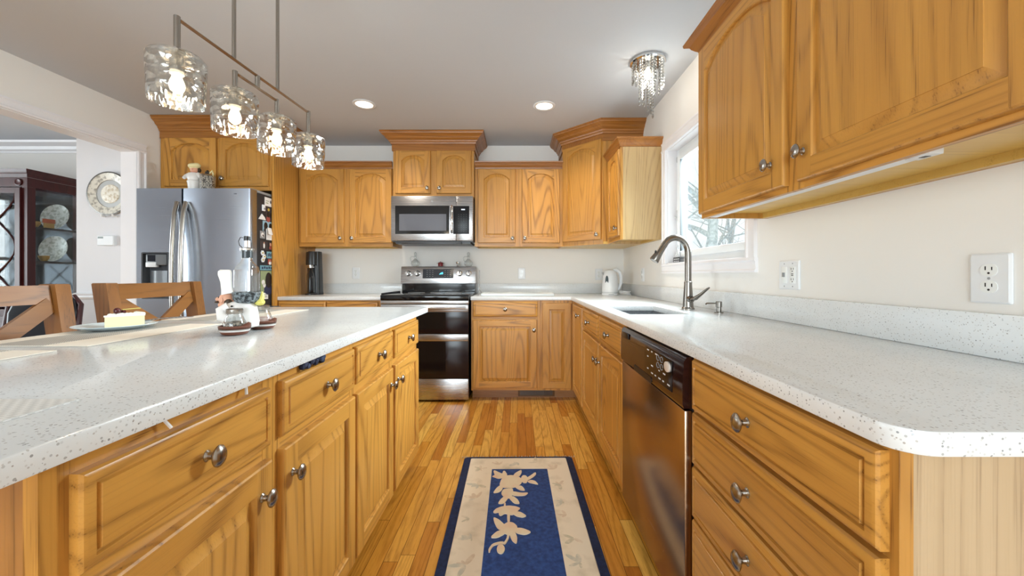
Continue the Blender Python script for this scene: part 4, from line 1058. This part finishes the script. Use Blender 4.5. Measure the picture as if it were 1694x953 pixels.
PETALS = [[(-0.083,2.065),(-0.067,2.098),(-0.041,2.106),(-0.012,2.103),(0.014,2.081),(0.023,2.049),(0.014,2.022),(-0.006,1.996),(-0.028,1.986),(-0.055,1.988),(-0.081,1.991),(-0.09,2.017),(-0.087,2.043)],
[(-0.084,2.081),(-0.104,2.076),(-0.122,2.089),(-0.137,2.098),(-0.121,2.112),(-0.132,2.149),(-0.127,2.161),(-0.101,2.138),(-0.084,2.124),(-0.081,2.152),(-0.072,2.155),(-0.058,2.117),(-0.061,2.092)],
[(-0.023,2.101),(-0.012,2.132),(0.021,2.167),(0.023,2.138),(0.009,2.094)],
[(0.02,2.081),(0.029,2.106),(0.044,2.106),(0.053,2.087),(0.056,2.065),(0.048,2.033),(0.031,2.033),(0.022,2.054)],
[(0.049,2.081),(0.07,2.103),(0.098,2.141),(0.102,2.12),(0.087,2.092),(0.057,2.059)],
[(0.054,2.049),(0.075,2.059),(0.094,2.049),(0.109,2.015),(0.09,2.022),(0.062,2.033)],
[(-0.084,2.012),(-0.105,1.986),(-0.122,1.937),(-0.097,1.942),(-0.082,1.957),(-0.075,1.981)],
[(-0.011,1.991),(0.017,2.005),(0.03,1.986),(0.038,1.959),(0.016,1.962),(-0.0,1.976)],
[(-0.071,1.968),(-0.05,1.974),(-0.025,1.976),(-0.022,1.937),(-0.032,1.9),(-0.045,1.891),(-0.069,1.909),(-0.08,1.933)],
[(-0.025,1.952),(0.016,1.937),(0.054,1.94),(0.037,1.914),(-0.0,1.911),(-0.027,1.917)],
[(-0.061,1.911),(-0.081,1.882),(-0.093,1.846),(-0.064,1.848),(-0.045,1.895)],
[(-0.042,1.895),(-0.024,1.909),(-0.0,1.882),(0.011,1.846),(-0.015,1.848)],
[(-0.064,1.851),(-0.056,1.851),(-0.056,1.822),(-0.064,1.822)],
[(-0.109,1.781),(-0.098,1.804),(-0.071,1.821),(-0.041,1.827),(-0.01,1.821),(0.01,1.808),(0.002,1.796),(-0.01,1.771),(-0.025,1.76),(-0.044,1.764),(-0.057,1.771),(-0.076,1.752),(-0.084,1.767),(-0.082,1.779),(-0.101,1.773)],
[(-0.02,1.767),(-0.005,1.784),(0.015,1.779),(0.041,1.752),(0.024,1.742),(-0.0,1.748)],
[(-0.047,1.764),(-0.034,1.764),(-0.034,1.706),(-0.044,1.706)],
[(-0.107,1.74),(-0.084,1.725),(-0.061,1.695),(-0.054,1.681),(-0.071,1.652),(-0.089,1.673),(-0.102,1.71)],
[(-0.072,1.659),(-0.059,1.688),(-0.04,1.706),(-0.019,1.701),(-0.002,1.677),(-0.005,1.652),(-0.016,1.625),(-0.036,1.625),(-0.059,1.638)],
[(-0.064,1.652),(-0.087,1.645),(-0.112,1.608),(-0.085,1.606),(-0.059,1.625),(-0.05,1.642)],
[(-0.009,1.666),(0.019,1.666),(0.059,1.642),(0.032,1.625),(0.005,1.632),(-0.011,1.642)],
[(-0.034,1.632),(-0.009,1.635),(-0.001,1.605),(-0.004,1.57),(-0.022,1.589)],
[(-0.043,1.625),(-0.034,1.625),(-0.036,1.599),(-0.05,1.567),(-0.057,1.573),(-0.045,1.599)],
[(-0.057,1.579),(-0.075,1.579),(-0.101,1.568),(-0.114,1.539),(-0.112,1.523),(-0.107,1.524),(-0.105,1.539),(-0.096,1.559),(-0.074,1.568),(-0.057,1.567)],
[(-0.082,1.539),(-0.078,1.557),(-0.068,1.565),(-0.056,1.557),(-0.05,1.539),(-0.055,1.521),(-0.065,1.514),(-0.077,1.521)]]
mb = MB()
def soften(P, grow=1.07):
    cx = sum(p[0] for p in P) / len(P); cy = sum(p[1] for p in P) / len(P)
    P = [(cx + (x - cx) * grow, cy + (y - cy) * grow) for x, y in P]
    for _ in range(2):
        Q = []
        for k in range(len(P)):
            a, b = P[k], P[(k + 1) % len(P)]
            Q += [(a[0] * .8 + b[0] * .2, a[1] * .8 + b[1] * .2), (a[0] * .2 + b[0] * .8, a[1] * .2 + b[1] * .8)]
        P = Q
    return P
for i, P in enumerate(PETALS):
    P = soften(P); mb.prism([(x, y, .0118) for x, y in P], (0, 0, .0022 + .0001 * i))
mb.build('flower_motif', PETAL, rug, smooth=None)
mb = MB(T3)
for k in range(72):
    x = -.335 + .67 * k / 71; j = random.uniform(-.006, .006)
    mb.tube([(x, -.002, .004), (x + j, .010, .003), (x + j * 1.6, .022 + random.uniform(-.006, .004), .002)], .002, 4)
mb.build('fringe', FRINGE, rug, smooth=None, kind='stuff')

# ------------------------------------------------------------------ island: stools, mats, plates, cook holder
def stool(loc, label):
    t = thing('bar_stool', label, 'stool', loc, 0, 'wooden bar stools at the island')
    HW = .235
    zt = 1.072
    def bx_(z): return -.20 - .15 * (z - .62)
    for s_ in (-1, 1):
        y = s_ * (HW - .024)
        mb = MB(); mb.loops([[(bx_(z) + a, y + b, z) for a, b in ((-.032, -.024), (.028, -.024), (.028, .024), (-.032, .024))] for z in (0.62, .75, .9, zt - .006)] if False else [[(bx_(z) + a * k, y + b * k, z) for a, b in ((-.032, -.024), (.028, -.024), (.028, .024), (-.032, .024))] for z, k in ((.60, 1), (.75, 1), (.9, 1), (zt - .004, 1), (zt, .9))]); mb.build('back_post', RUSTZ, t)
        mb = MB(); mb.loops([[(q + a, y + b, z) for a, b in ((-.025, -.022), (.025, -.022), (.025, .022), (-.025, .022))] for z, q in ((0, -.25), (.60, -.20))]); mb.build('leg', RUSTZ, t)
        mb = MB(); mb.loops([[(q + a, y + b, z) for a, b in ((-.022, -.022), (.022, -.022), (.022, .022), (-.022, .022))] for z, q in ((0, .165), (.60, .16))]); mb.build('leg', RUSTZ, t)
    def rail(name, z0, z1, th=.022):
        n = 8; L = []
        for k in range(n + 1):
            y = -(HW - .05) + 2 * (HW - .05) * k / n; c_ = -.010 * (1 - (2 * k / n - 1) ** 2)
            L.append([(bx_(z0) + c_ - th / 2, y, z0), (bx_(z0) + c_ + th / 2, y, z0), (bx_(z1) + c_ + th / 2, y, z1), (bx_(z1) + c_ - th / 2, y, z1)])
        mb = MB(); mb.loops(L); mb.build(name, RUST, t, smooth=.5)
    rail('top_rail', 1.002, 1.068); rail('lower_rail', .69, .735)
    for s_ in (-1, 1):
        mb = MB(); a = Vector((bx_(1.0), s_ * (HW - .05), 1.0)); b = Vector((bx_(.735), -s_ * (HW - .05), .735)); d = (b - a).normalized(); nn = Vector((1, 0, .15)).normalized(); wv = d.cross(nn).normalized()
        o_ = nn * (.004 * s_)
        mb.loops([[p + o_ + wv * .026 + nn * .008, p + o_ - wv * .026 + nn * .008, p + o_ - wv * .026 - nn * .008, p + o_ + wv * .026 - nn * .008] for p in (a, b)]); mb.build('cross_brace', RUST, t)
    mb = MB(); mb.box(-.22, .185, -HW, HW, .60, .635, 0, .008); mb.build('seat', RUST, t)
    for x in (-.21, .16):
        mb = MB(); mb.box(x - .012, x + .012, -.19, .19, .22, .26); mb.build('stretcher', RUST, t)
stool((-1.425, 1.80, 0), 'brown wooden cross-back bar stool in front of the refrigerator')
stool((-1.425, 1.205, 0), 'brown wooden cross-back bar stool nearer the viewer, in front of the china cabinet')

MATW = pm('cream_woven_mat', '#e4dccf', .8); MATG = woven('grey_woven_band', '#9c9993', '#bdb9b1', 330); MATT = woven('white_woven_mat', '#e3e1dd', '#cfcdc9', 120)
def placemat(label, x0, x1, y0, y1):
    t = thing('placemat', label, 'placemat', ((x0 + x1) / 2, (y0 + y1) / 2, .914), 0, 'striped placemats along the island')
    hw, hl = (x1 - x0) / 2, (y1 - y0) / 2
    MB().box(-hw, hw, -hl, hl, .0004, .0022).build('cloth', MATW, t)
    MB().box(-hw + .078, -hw + .225, -hl, hl, .0022, .0030).build('grey_band', MATG, t)
placemat('cream placemat with grey woven band under the cake plate', -1.492, -1.145, 1.03, 1.50)
placemat('cream placemat with grey woven band nearest the viewer along the island edge', -1.492, -1.155, .52, .97)
placemat('cream placemat with grey woven band under the small far plate', -1.492, -1.145, 1.62, 2.12)
tag(MB().box(-1.14, -.665, .2, .587, .9144, .917).build('placemat', MATT), 'white textured placemat at the near end of the island', 'placemat')

def plate_mesh(r):
    mb = MB(); mb.lathe([(r * .55, 0), (r * .62, .001), (r * .95, .012), (r, .015), (r * .985, .0165), (r * .66, .006), (.001, .0045)], seg=40); return mb
pc = tag(plate_mesh(.108).build('dinner_plate', pm('glass_plate', '#cfdde3', .12), loc=(-1.40, 1.35, .9175)), 'pale glass plate under the cake slice on the island', 'plate')
ck = thing('cake_slice', 'slice of cream cake with dark cherry on the pale island plate', 'cake', (-1.366, 1.347, .9225))
ck.scale = (.74, .74, .80)
Tk = Matrix.Rotation(math.radians(62), 4, 'Z')
mb = MB(Tk); mb.prism([(-.07, -.005, 0), (.055, -.045, 0), (.062, 0, 0), (.055, .045, 0)], (0, 0, .05)); mb.build('sponge', pm('pale_sponge', '#e9dfb4', .8), ck)
mb = MB(Tk); mb.prism([(-.073, -.005, .05), (.057, -.047, .05), (.065, 0, .05), (.057, .047, .05)], (0, 0, .007))
for k in range(9): mb.sphere((-.05 + .013 * k, -.03 * k / 9 + .004 * (k % 2), .058), .011, .011, .007, 8)
for k in range(6): mb.sphere((.05, -.035 + .014 * k, .058), .011, .011, .008, 8)
mb.build('cream_top', pm('whipped_cream', '#f1efe4', .6), ck)
mb = MB(Tk); mb.sphere((-.028, -.004, .074), .014, seg=12); mb.sphere((-.004, .006, .068), .010, seg=10); mb.build('cherry', pm('dark_cherry', '#4a1518', .15), ck)
mb = MB(Tk); mb.tube([(-.01, .0, .078), (.03, .012, .079), (.06, .018, .079)], .0025, 6); mb.build('garnish_stick', pm('yellow_garnish', '#b8a95a', .4), ck)
fk = MB(); fk.tube([(0, 0, 0), (.06, .03, .004), (.12, .06, .003)], [.003, .0022, .004], 8); fk.box(.115, .15, .052, .078, .001, .003)
tag(fk.build('fork', STEEL, loc=(-1.40, 1.425, .9345), rot=(0, 0, math.radians(32))), 'metal fork resting on the rim of the cake plate', 'fork')
tag(plate_mesh(.085).build('side_plate', pm('white_side_plate', '#e9ebec', .15), loc=(-1.40, 2.03, .9175)), 'small white plate at the far end of the island', 'plate')
fk = MB(); fk.tube([(-.07, 0, .003), (.0, 0, .004), (.08, 0, .004)], [.004, .003, .003], 8); fk.sphere((.095, 0, .004), .022, .012, .003, 10)
tag(fk.build('spoon', DKGREY, loc=(-1.385, 2.05, .9325), rot=(0, 0, .3)), 'dark spoon lying across the small far plate', 'spoon')

# cook-shaped cruet holder
CH = thing('cruet_holder', 'ceramic cook in white carrying a basin and two little brown boats on the island', 'figurine', (-.930, 1.31, .914), 0)
BROWN = pm('brown_glaze', '#6d4030', .4); BASK = noisy('dark_basket_glaze', '#1c2124', '#7b858a', 110, .42, .6, .4, .5, 2)
mb = MB(); mb.lathe([(.030, .012), (.048, .018), (.050, .035), (.047, .06), (.043, .082), (.036, .096), (.026, .102)], (0, 0, 0), seg=28, sy=.85)
mb.sphere((-.030, 0, .078), .024, .034, .024, 16)
for s_ in (-1, 1):
    mb.tube([(-.026, s_ * .026, .085), (-.044, s_ * .036, .072), (-.034, s_ * .046, .052), (-.008, s_ * .050, .042)], [.018, .0185, .016, .011], 12)
    mb.tube([(-.012, s_ * .022, .05), (-.014, s_ * .03, .03), (-.016, s_ * .030, .012)], [.026, .024, .021], 12)
mb.build('body', WCLOTH, CH)
mb = MB(); mb.sphere((-.034, 0, .108), .023, .022, .025, 18); mb.sphere((-.061, 0, .109), .011, .009, .008, 10); mb.sphere((-.048, 0, .090), .014, .013, .012, 12)
for s_ in (-1, 1): mb.sphere((-.034, s_ * .022, .107), .005, .004, .008, 8)
h_ = mb.build('head', FSKIN, CH); h_.location.x = -.020
mb = MB()
for s_ in (-1, 1): mb.sphere((-.058, s_ * .009, .100), .008, .011, .004, 10); mb.sphere((-.022, s_ * .012, .100), .014, .010, .012, 10); mb.sphere((-.053, s_ * .010, .116), .003, .003, .003, 6)
h_ = mb.build('moustache_and_hair', FHAIR, CH); h_.location.x = -.020
mb = MB(); mb.tube([(-.032, 0, .126), (-.035, 0, .142), (-.038, 0, .170), (-.043, 0, .195), (-.045, 0, .205), (-.045, 0, .209)], [.021, .0185, .019, .023, .021, .014], 18); h_ = mb.build('hat', WCLOTH, CH); h_.location.x = -.024; h_.scale = (.85, .85, 1)
mb = MB(); mb.lathe([(.02, .094), (.032, .098), (.041, .110), (.044, .132), (.041, .134), (.036, .118), (.001, .112)], (.014, 0, 0), seg=28, sy=.9); mb.build('basin', BASK, CH)
for s_ in (-1, 1):
    mb = MB(); mb.sphere((-.026, s_ * .030, .011), .030, .020, .011, 12); mb.build('boot', BLACKP, CH)
for z in (.088, .070):
    mb = MB(); mb.sphere((-.008, -.040 - (.088 - z) * .15, z), .0035, seg=8); mb.build('button', BLACKP, CH)
BOATS = ((.024, -.070), (.022, .066))
for x, y in BOATS:
    mb = MB(); mb.lathe([(.024, 0), (.032, .003), (.0375, .012)], (x, y, 0), seg=24, sx=1.12); mb.lathe([(.0375, .012), (.0395, .019)], (x, y, 0), seg=24, m=1, sx=1.12, caps=False); mb.lathe([(.0395, .019), (.041, .029), (.038, .030), (.034, .020), (.001, .018)], (x, y, 0), seg=24, sx=1.12)
    mb.tube([(x + .034, y, .024), (x + .047, y, .036), (x + .051, y, .035)], [.011, .006, .003], 8)
    mb.build('boat', [BROWN, WCLOTH], CH)
yl = MB(); yl.sphere((.050, .012, .098), .016, .016, .012, 10); yl.tube([(.050, .010, .10), (.058, .012, .12), (.056, .014, .134)], [.012, .008, .003], 8); yl.build('yellow_flowers', pm('yellow_glaze', '#d9cf6a', .4), CH)
def on_holder(x, y, z): return (-.930 + x, 1.31 + y, .914 + z)
ob = thing('oil_bottle', 'clear glass oil bottle with metal pourer sitting in the cook figurine basin', 'bottle', on_holder(.014, 0, .1135))
mb = MB(); L = []
for z, k in ((0, .8), (.004, 1), (.09, 1), (.102, .93)): L.append([(x * k, y * k, z) for x, y in rrect(-.031, .031, -.028, .028, .011)])
for z, r_ in ((.112, .026), (.122, .018), (.13, .0155), (.155, .0165), (.157, .019), (.163, .019)):
    L.append([(r_ * math.cos(a), r_ * math.sin(a), z) for a in [math.atan2(y, x) for x, y in rrect(-.031, .031, -.028, .028, .011)]])
mb.loops(L, cap1=False); mb.build('glass', BOTTLEG, ob, smooth=.7)
mb = MB(); mb.lathe([(.021, .161), (.021, .167), (.009, .169), (.008, .172)], seg=18); mb.tube([(0, 0, .17), (0, 0, .195)], [.007, .006], 12); mb.build('pourer', CHROME, ob)
mb = MB(); mb.lathe([(.010, .194), (.010, .207), (.008, .209), (.001, .209)], seg=14); mb.tube([(-.008, 0, .203), (-.022, 0, .205), (-.029, 0, .192), (-.025, 0, .178), (-.015, 0, .170)], .0014, 6); mb.build('cap', BLACKP, ob)
mb = MB(); mb.lathe([(.017, .135), (.017, .161)], seg=14); mb.build('cork_sleeve', pm('dark_stopper', '#30383c', .3), ob)
def shaker(x, y, label, fill):
    s_ = thing('shaker', label, 'shaker', on_holder(x, y, .0205), 0)
    mb = MB(); mb.lathe([(.026, 0), (.031, .005), (.031, .018), (.025, .034), (.021, .044), (.021, .05)], seg=20, caps=False); mb.build('glass', BOTTLEG, s_)
    mb = MB(); mb.lathe([(.022, .001), (.0285, .006), (.028, .020), (.001, .024)], seg=18); mb.build('contents', fill, s_)
    mb = MB(); mb.lathe([(.0225, .047), (.0235, .049), (.0235, .060), (.021, .063), (.001, .065)], seg=20); mb.build('lid', NICKEL, s_)
shaker(.024, -.070, 'glass pepper shaker with metal lid in the front brown boat', noisy('ground_pepper', '#3b3330', '#a89c8c', 160, .4, .6, .7))
shaker(.022, .066, 'glass shaker with pale pink salt in the rear brown boat', noisy('pink_salt', '#d7b3ac', '#e6d2cb', 90, .4, .6, .7))

# worktop clips and a cloth caught above the island drawer
for y, dz, lb in ((.630, .016, 'white wire clip under the island worktop, nearer the viewer'), (.835, -.010, 'white wire clip under the island worktop, beside the second drawer')):
    mb = MB(); mb.tube([(-.588, y, .8815), (-.583, y + dz * .4, .868), (-.578, y + dz, .850)], .0028, 6); tag(mb.build('wire_clip', WHITEP), lb, 'clip', 'wire clips under the island worktop')
mb = MB()
for k in range(12):
    mb.sphere((-.585 + random.uniform(-.003, .004), 1.052 + .0105 * k, .850 + .010 * abs(math.sin(k * .9 + .5))), .008, .011, .009, 8, k % 2)
tag(mb.build('navy_cloth', [pm('navy_fabric', '#1d2138', .9), pm('grey_blue_fabric', '#3d4560', .9)]), 'crumpled navy cloth caught above the second island drawer', 'cloth')

# ------------------------------------------------------------------ dining room seen through the opening
hc = thing('china_cabinet', 'dark cherry china cabinet with glass side and lattice doors in the dining room', 'cabinet', (-5.11, 3.48, 0))
HX0, HX1, HD, HZ = -.72, .70, .43, 2.05
mb = MB(); mb.box(HX0 - .02, HX1 + .02, -.03, HD, 0, .80, 0, .006); mb.build('base', CHERRY, hc)
for k in range(3):
    x = HX0 + .02 + k * .46; mb = MB(); mb.box(x, x + .42, -.045, -.03, .08, .74, 0, .006); mb.build('base_door', CHERRY, hc)
mb = MB()
for x0, x1 in ((HX0, HX0 + .05), (HX1 - .05, HX1)):
    mb.box(x0, x1, 0, .06, .8005, 1.8995); mb.box(x0, x1, HD - .03, HD, .8005, 1.8995)
    mb.box(x0 + .005, x1 - .005, .061, HD - .031, .8005, .86)
mb.box(HX0, HX1, 0, HD, 1.90, 1.984); mb.build('upper_frame', CHERRY, hc)
MB().box(HX0, HX1, HD - .012, HD - .002, .80, 1.98).build('mirror_back', pm('mirror', '#2c2f33', .08, 1.0), hc)
mb = MB(); mb.sweep([(HX0, HD), (HX0, 0), (HX1, 0), (HX1, HD)], [(0, 0), (.006, .0), (.01, .03), (.03, .05), (.034, .07), (0, .07)], z=1.985); mb.build('cornice', CHERRY, hc)
mb = MB(); mb.lathe([(.032, 0), (.032, -.008), (.026, -.010), (.02, -.006), (.001, -.006)], (HX1 - .075, 0, 1.940), ax='Y', seg=20); mb.build('rosette', CHERRY, hc)
for z in (1.225, 1.54): MB().box(HX0 + .02, HX1 - .012, .03, HD - .014, z - .012, z + .008).build('shelf', pm('dark_glass_shelf', '#241315', .1), hc)
for k in range(3):
    x0 = HX0 + .045 + k * .445; x1 = x0 + .44
    mb = MB(); mb.box(x0 + .001, x0 + .045, -.018, -.0005, .82, 1.89); mb.box(x1 - .045, x1 - .001, -.018, -.0005, .82, 1.89); mb.box(x0 + .0455, x1 - .0455, -.018, -.0005, .82, .87); mb.box(x0 + .0455, x1 - .0455, -.018, -.0005, 1.84, 1.89)
    d_ = mb.build('lattice_door', CHERRY, hc)
    mb = MB(); cx = (x0 + x1) / 2
    for s_ in (-1, 1):
        P = [(cx + s_ * (.175 * math.cos(PI * q / 8)), -.012, .87 + .97 * q / 16) for q in range(17)]
        mb.tube(P, .007, 6)
    mb.build('muntins', CHERRY, d_)
    MB().box(x0 + .045, x1 - .045, -.008, -.005, .87, 1.84).build('door_glass', WGLASS, d_)
for x in (HX0 + .004, HX1 - .010): MB().box(x, x + .004, .06, HD - .03, .86, 1.88).build('side_glass', GLASS, hc)
CHINA = noisy('patterned_china', '#b4b7ad', '#e6e7e2', 40, .4, .55, .2)
def stand_plate(label, x, y, z, r, par=None):
    mb = MB(Matrix.Rotation(math.radians(6), 4, 'Z') @ Matrix.Rotation(math.radians(-10), 4, 'X'))
    mb.lathe([(r * .6, .006), (r * .64, .002), (r, -.012), (r * .99, -.015), (r * .62, -.001), (.001, .001)], (0, 0, r), ax='Y', seg=32)
    tag(mb.build('china_plate', CHINA, loc=(x, y, z)), label, 'plate', 'china plates in the dining cabinet')
stand_plate('patterned china plate standing on the upper china cabinet shelf', -4.556, 3.80, 1.551, .127)
stand_plate('patterned china plate standing on the lower china cabinet shelf', -4.560, 3.79, 1.236, .128)
GOLD = pm('gilt_china', '#b8924a', .3, .4)
def cup(label, x, y, z, m_):
    mb = MB(); mb.lathe([(.018, 0), (.022, .004), (.034, .03), (.038, .05), (.035, .05), (.001, .012)], seg=16)
    mb.tube([(.034, 0, .042), (.052, 0, .036), (.046, 0, .018), (.03, 0, .014)], .003, 6)
    tag(mb.build('china_cup', m_, loc=(x, y, z)), label, 'cup', 'small cups in the dining cabinet')
cup('gilt cup in front of the plate on the upper china cabinet shelf', -4.47, 3.585, 1.551, GOLD)
cup('pale cup nearest the glass side edge on the upper china cabinet shelf', -4.53, 3.54, 1.551, CHINA)
cup('gilt cup in front of the plate on the lower china cabinet shelf', -4.455, 3.64, 1.236, GOLD)
cup('gilt cup near the front corner of the lower china cabinet shelf', -4.50, 3.545, 1.236, GOLD)
mb = MB(); mb.box(-4.447, -4.442, 3.62, 3.72, 1.595, 1.635, 0, .001); mb.box(-4.449, -4.440, 3.63, 3.71, 1.5505, 1.595, 1)
tag(mb.build('card_ornament', [pm('orange_card', '#b1532a', .5), GOLD]), 'small orange card ornament on the upper china cabinet shelf', 'ornament')

# plate and thermostat on the nib wall
dp_ = thing('decorative_plate', 'large silver-rimmed decorative plate hanging on the dining wall', 'plate', (-3.675, 3.499, 1.838))
mb = MB(); mb.lathe([(.05, 0), (.12, -.002), (.195, -.022), (.197, -.026), (.185, -.027)], ax='Y', seg=48, caps=False); mb.build('rim', pm('pewter_rim', '#6f6c68', .3, .7), dp_)
mb = MB(); mb.lathe([(.188, -.0265), (.125, -.012)], ax='Y', seg=48, caps=False); mb.build('patterned_band', noisy('leaf_relief', '#a59f94', '#e2ddd0', 34, .36, .52, .3, .5, 3), dp_)
mb = MB(); mb.lathe([(.126, -.012), (.122, -.007), (.085, -.006)], ax='Y', seg=48, caps=False); mb.build('well', pm('silver_well', '#b4b3b0', .3, .6), dp_)
mb = MB(); mb.lathe([(.086, -.006), (.08, -.012), (.045, -.014), (.001, -.018)], ax='Y', seg=48); mb.build('centre_medallion', noisy('pearl_relief', '#c7b79c', '#efe9dc', 40, .35, .55, .25, .4), dp_)
mb = MB()
for s_ in (-1, 1): mb.tube([(s_ * .05, -.002, -.205), (s_ * .05, -.035, -.203), (s_ * .05, -.036, -.188)], .007, 8)
mb.build('hanger_hooks', WCLOTH, dp_)
th = thing('thermostat', 'white wall thermostat below the decorative plate', 'thermostat', (-3.70, 3.499, 1.415))
mb = MB(); mb.loops([[(x, y, z) for x, z in rrect(-.075, .075, -.045, .045, .008)] for y in (0, -.022)] + [[(x, -.028, z) for x, z in rrect(-.07, .07, -.04, .04, .008)]]); mb.build('case', WHITEP, th, smooth=.4)
MB().box(-.066, -.018, -.0285, -.0275, .018, .034).build('screen', pm('lcd', '#6d7a78', .2), th)
# dark dining chair
dc = thing('dining_chair', 'dark upholstered dining chair standing before the china cabinet', 'chair', (-3.80, 2.92, 0), math.radians(15))
LEATH = pm('dark_navy_leather', '#14161f', .28); DKW = CHERRY
mb = MB(); mb.box(-.24, .24, -.24, .22, .40, .50, 0, .03, 3); mb.build('seat', LEATH, dc)
for sx in (-.21, .21):
    for sy in (-.20, .19):
        mb = MB(); mb.loops([[(sx + a * k, sy + b * k, z) for a, b in ((-.024, -.024), (.024, -.024), (.024, .024), (-.024, .024))] for z, k in ((0, .7), (.4, 1))]); mb.build('leg', DKW, dc)
mb = MB(); L = []
for z, wd, dy in ((.48, .20, 0), (.6, .215, .02), (.8, .225, .05), (.9, .20, .07), (.93, .12, .075)):
    L.append([(x, y + .20 + dy, z) for x, y in rrect(-wd, wd, -.03, .03, .028)])
mb.loops(L); mb.build('backrest', LEATH, dc, smooth=.8)
for s_ in (-1, 1):
    mb = MB(); mb.tube([(s_ * .225, .20, .42), (s_ * .235, .22, .62), (s_ * .23, .26, .86), (s_ * .17, .28, .935)], [.02, .018, .018, .014], 10); mb.build('back_post', DKW, dc)

# ------------------------------------------------------------------ outside the sink window
BARK = noisy('overexposed_bark', '#a3adad', '#c3caca', 20, .4, .6, .9)  # overexposure against the bright sky put into the bark colour
def tree(x, y, lean, h_, label, seed):
    rd = random.Random(seed); mb = MB()
    def br(p, d, ln, r_, lv):
        pts = [p]; rs = [r_]; q = p.copy(); dd = d.copy(); n = 5
        for k in range(n):
            dd = (dd + Vector((rd.uniform(-.14, .14), rd.uniform(-.14, .14), rd.uniform(-.06, .10)))).normalized(); q = q + dd * ln / n
            pts.append(q.copy()); rs.append(r_ * (1 - .6 * (k + 1) / n))
        mb.tube(pts, rs, 6 if lv < 2 else 4)
        if lv < 4:
            for k in range(3 if lv else 7):
                t_ = rd.uniform(.15, 1.0); i = min(n - 1, int(t_ * n)); b0 = pts[i].lerp(pts[i + 1], t_ * n - i)
                ax_ = Vector((rd.uniform(-1, 1), rd.uniform(-1, 1), rd.uniform(-.15, .7))).normalized()
                br(b0, (d * .35 + ax_).normalized(), ln * rd.uniform(.42, .62), rs[i] * .55, lv + 1)
    br(Vector((0, 0, 0)), Vector((lean[0], lean[1], 1)).normalized(), h_, .13, 0)
    tag(mb.build('tree', BARK, loc=(x, y, -.9), smooth=None), label, 'tree', 'bare trees outside the window')
struct('ground', MB().box(1.6, 30, -10, 30, -1.0, -.9), pm('snowy_ground', '#dfe6ea', .9))
tree(2.5, 6.6, (.42, -.05), 4.6, 'bare leaning tree outside the sink window, thickest trunk', 3)
tree(7.2, 13.5, (.20, .1), 5.2, 'bare tree outside the sink window, behind the leaning trunk', 11)
tree(12.5, 22.0, (-.10, .0), 6.0, 'bare upright tree outside the sink window, farthest off', 23)
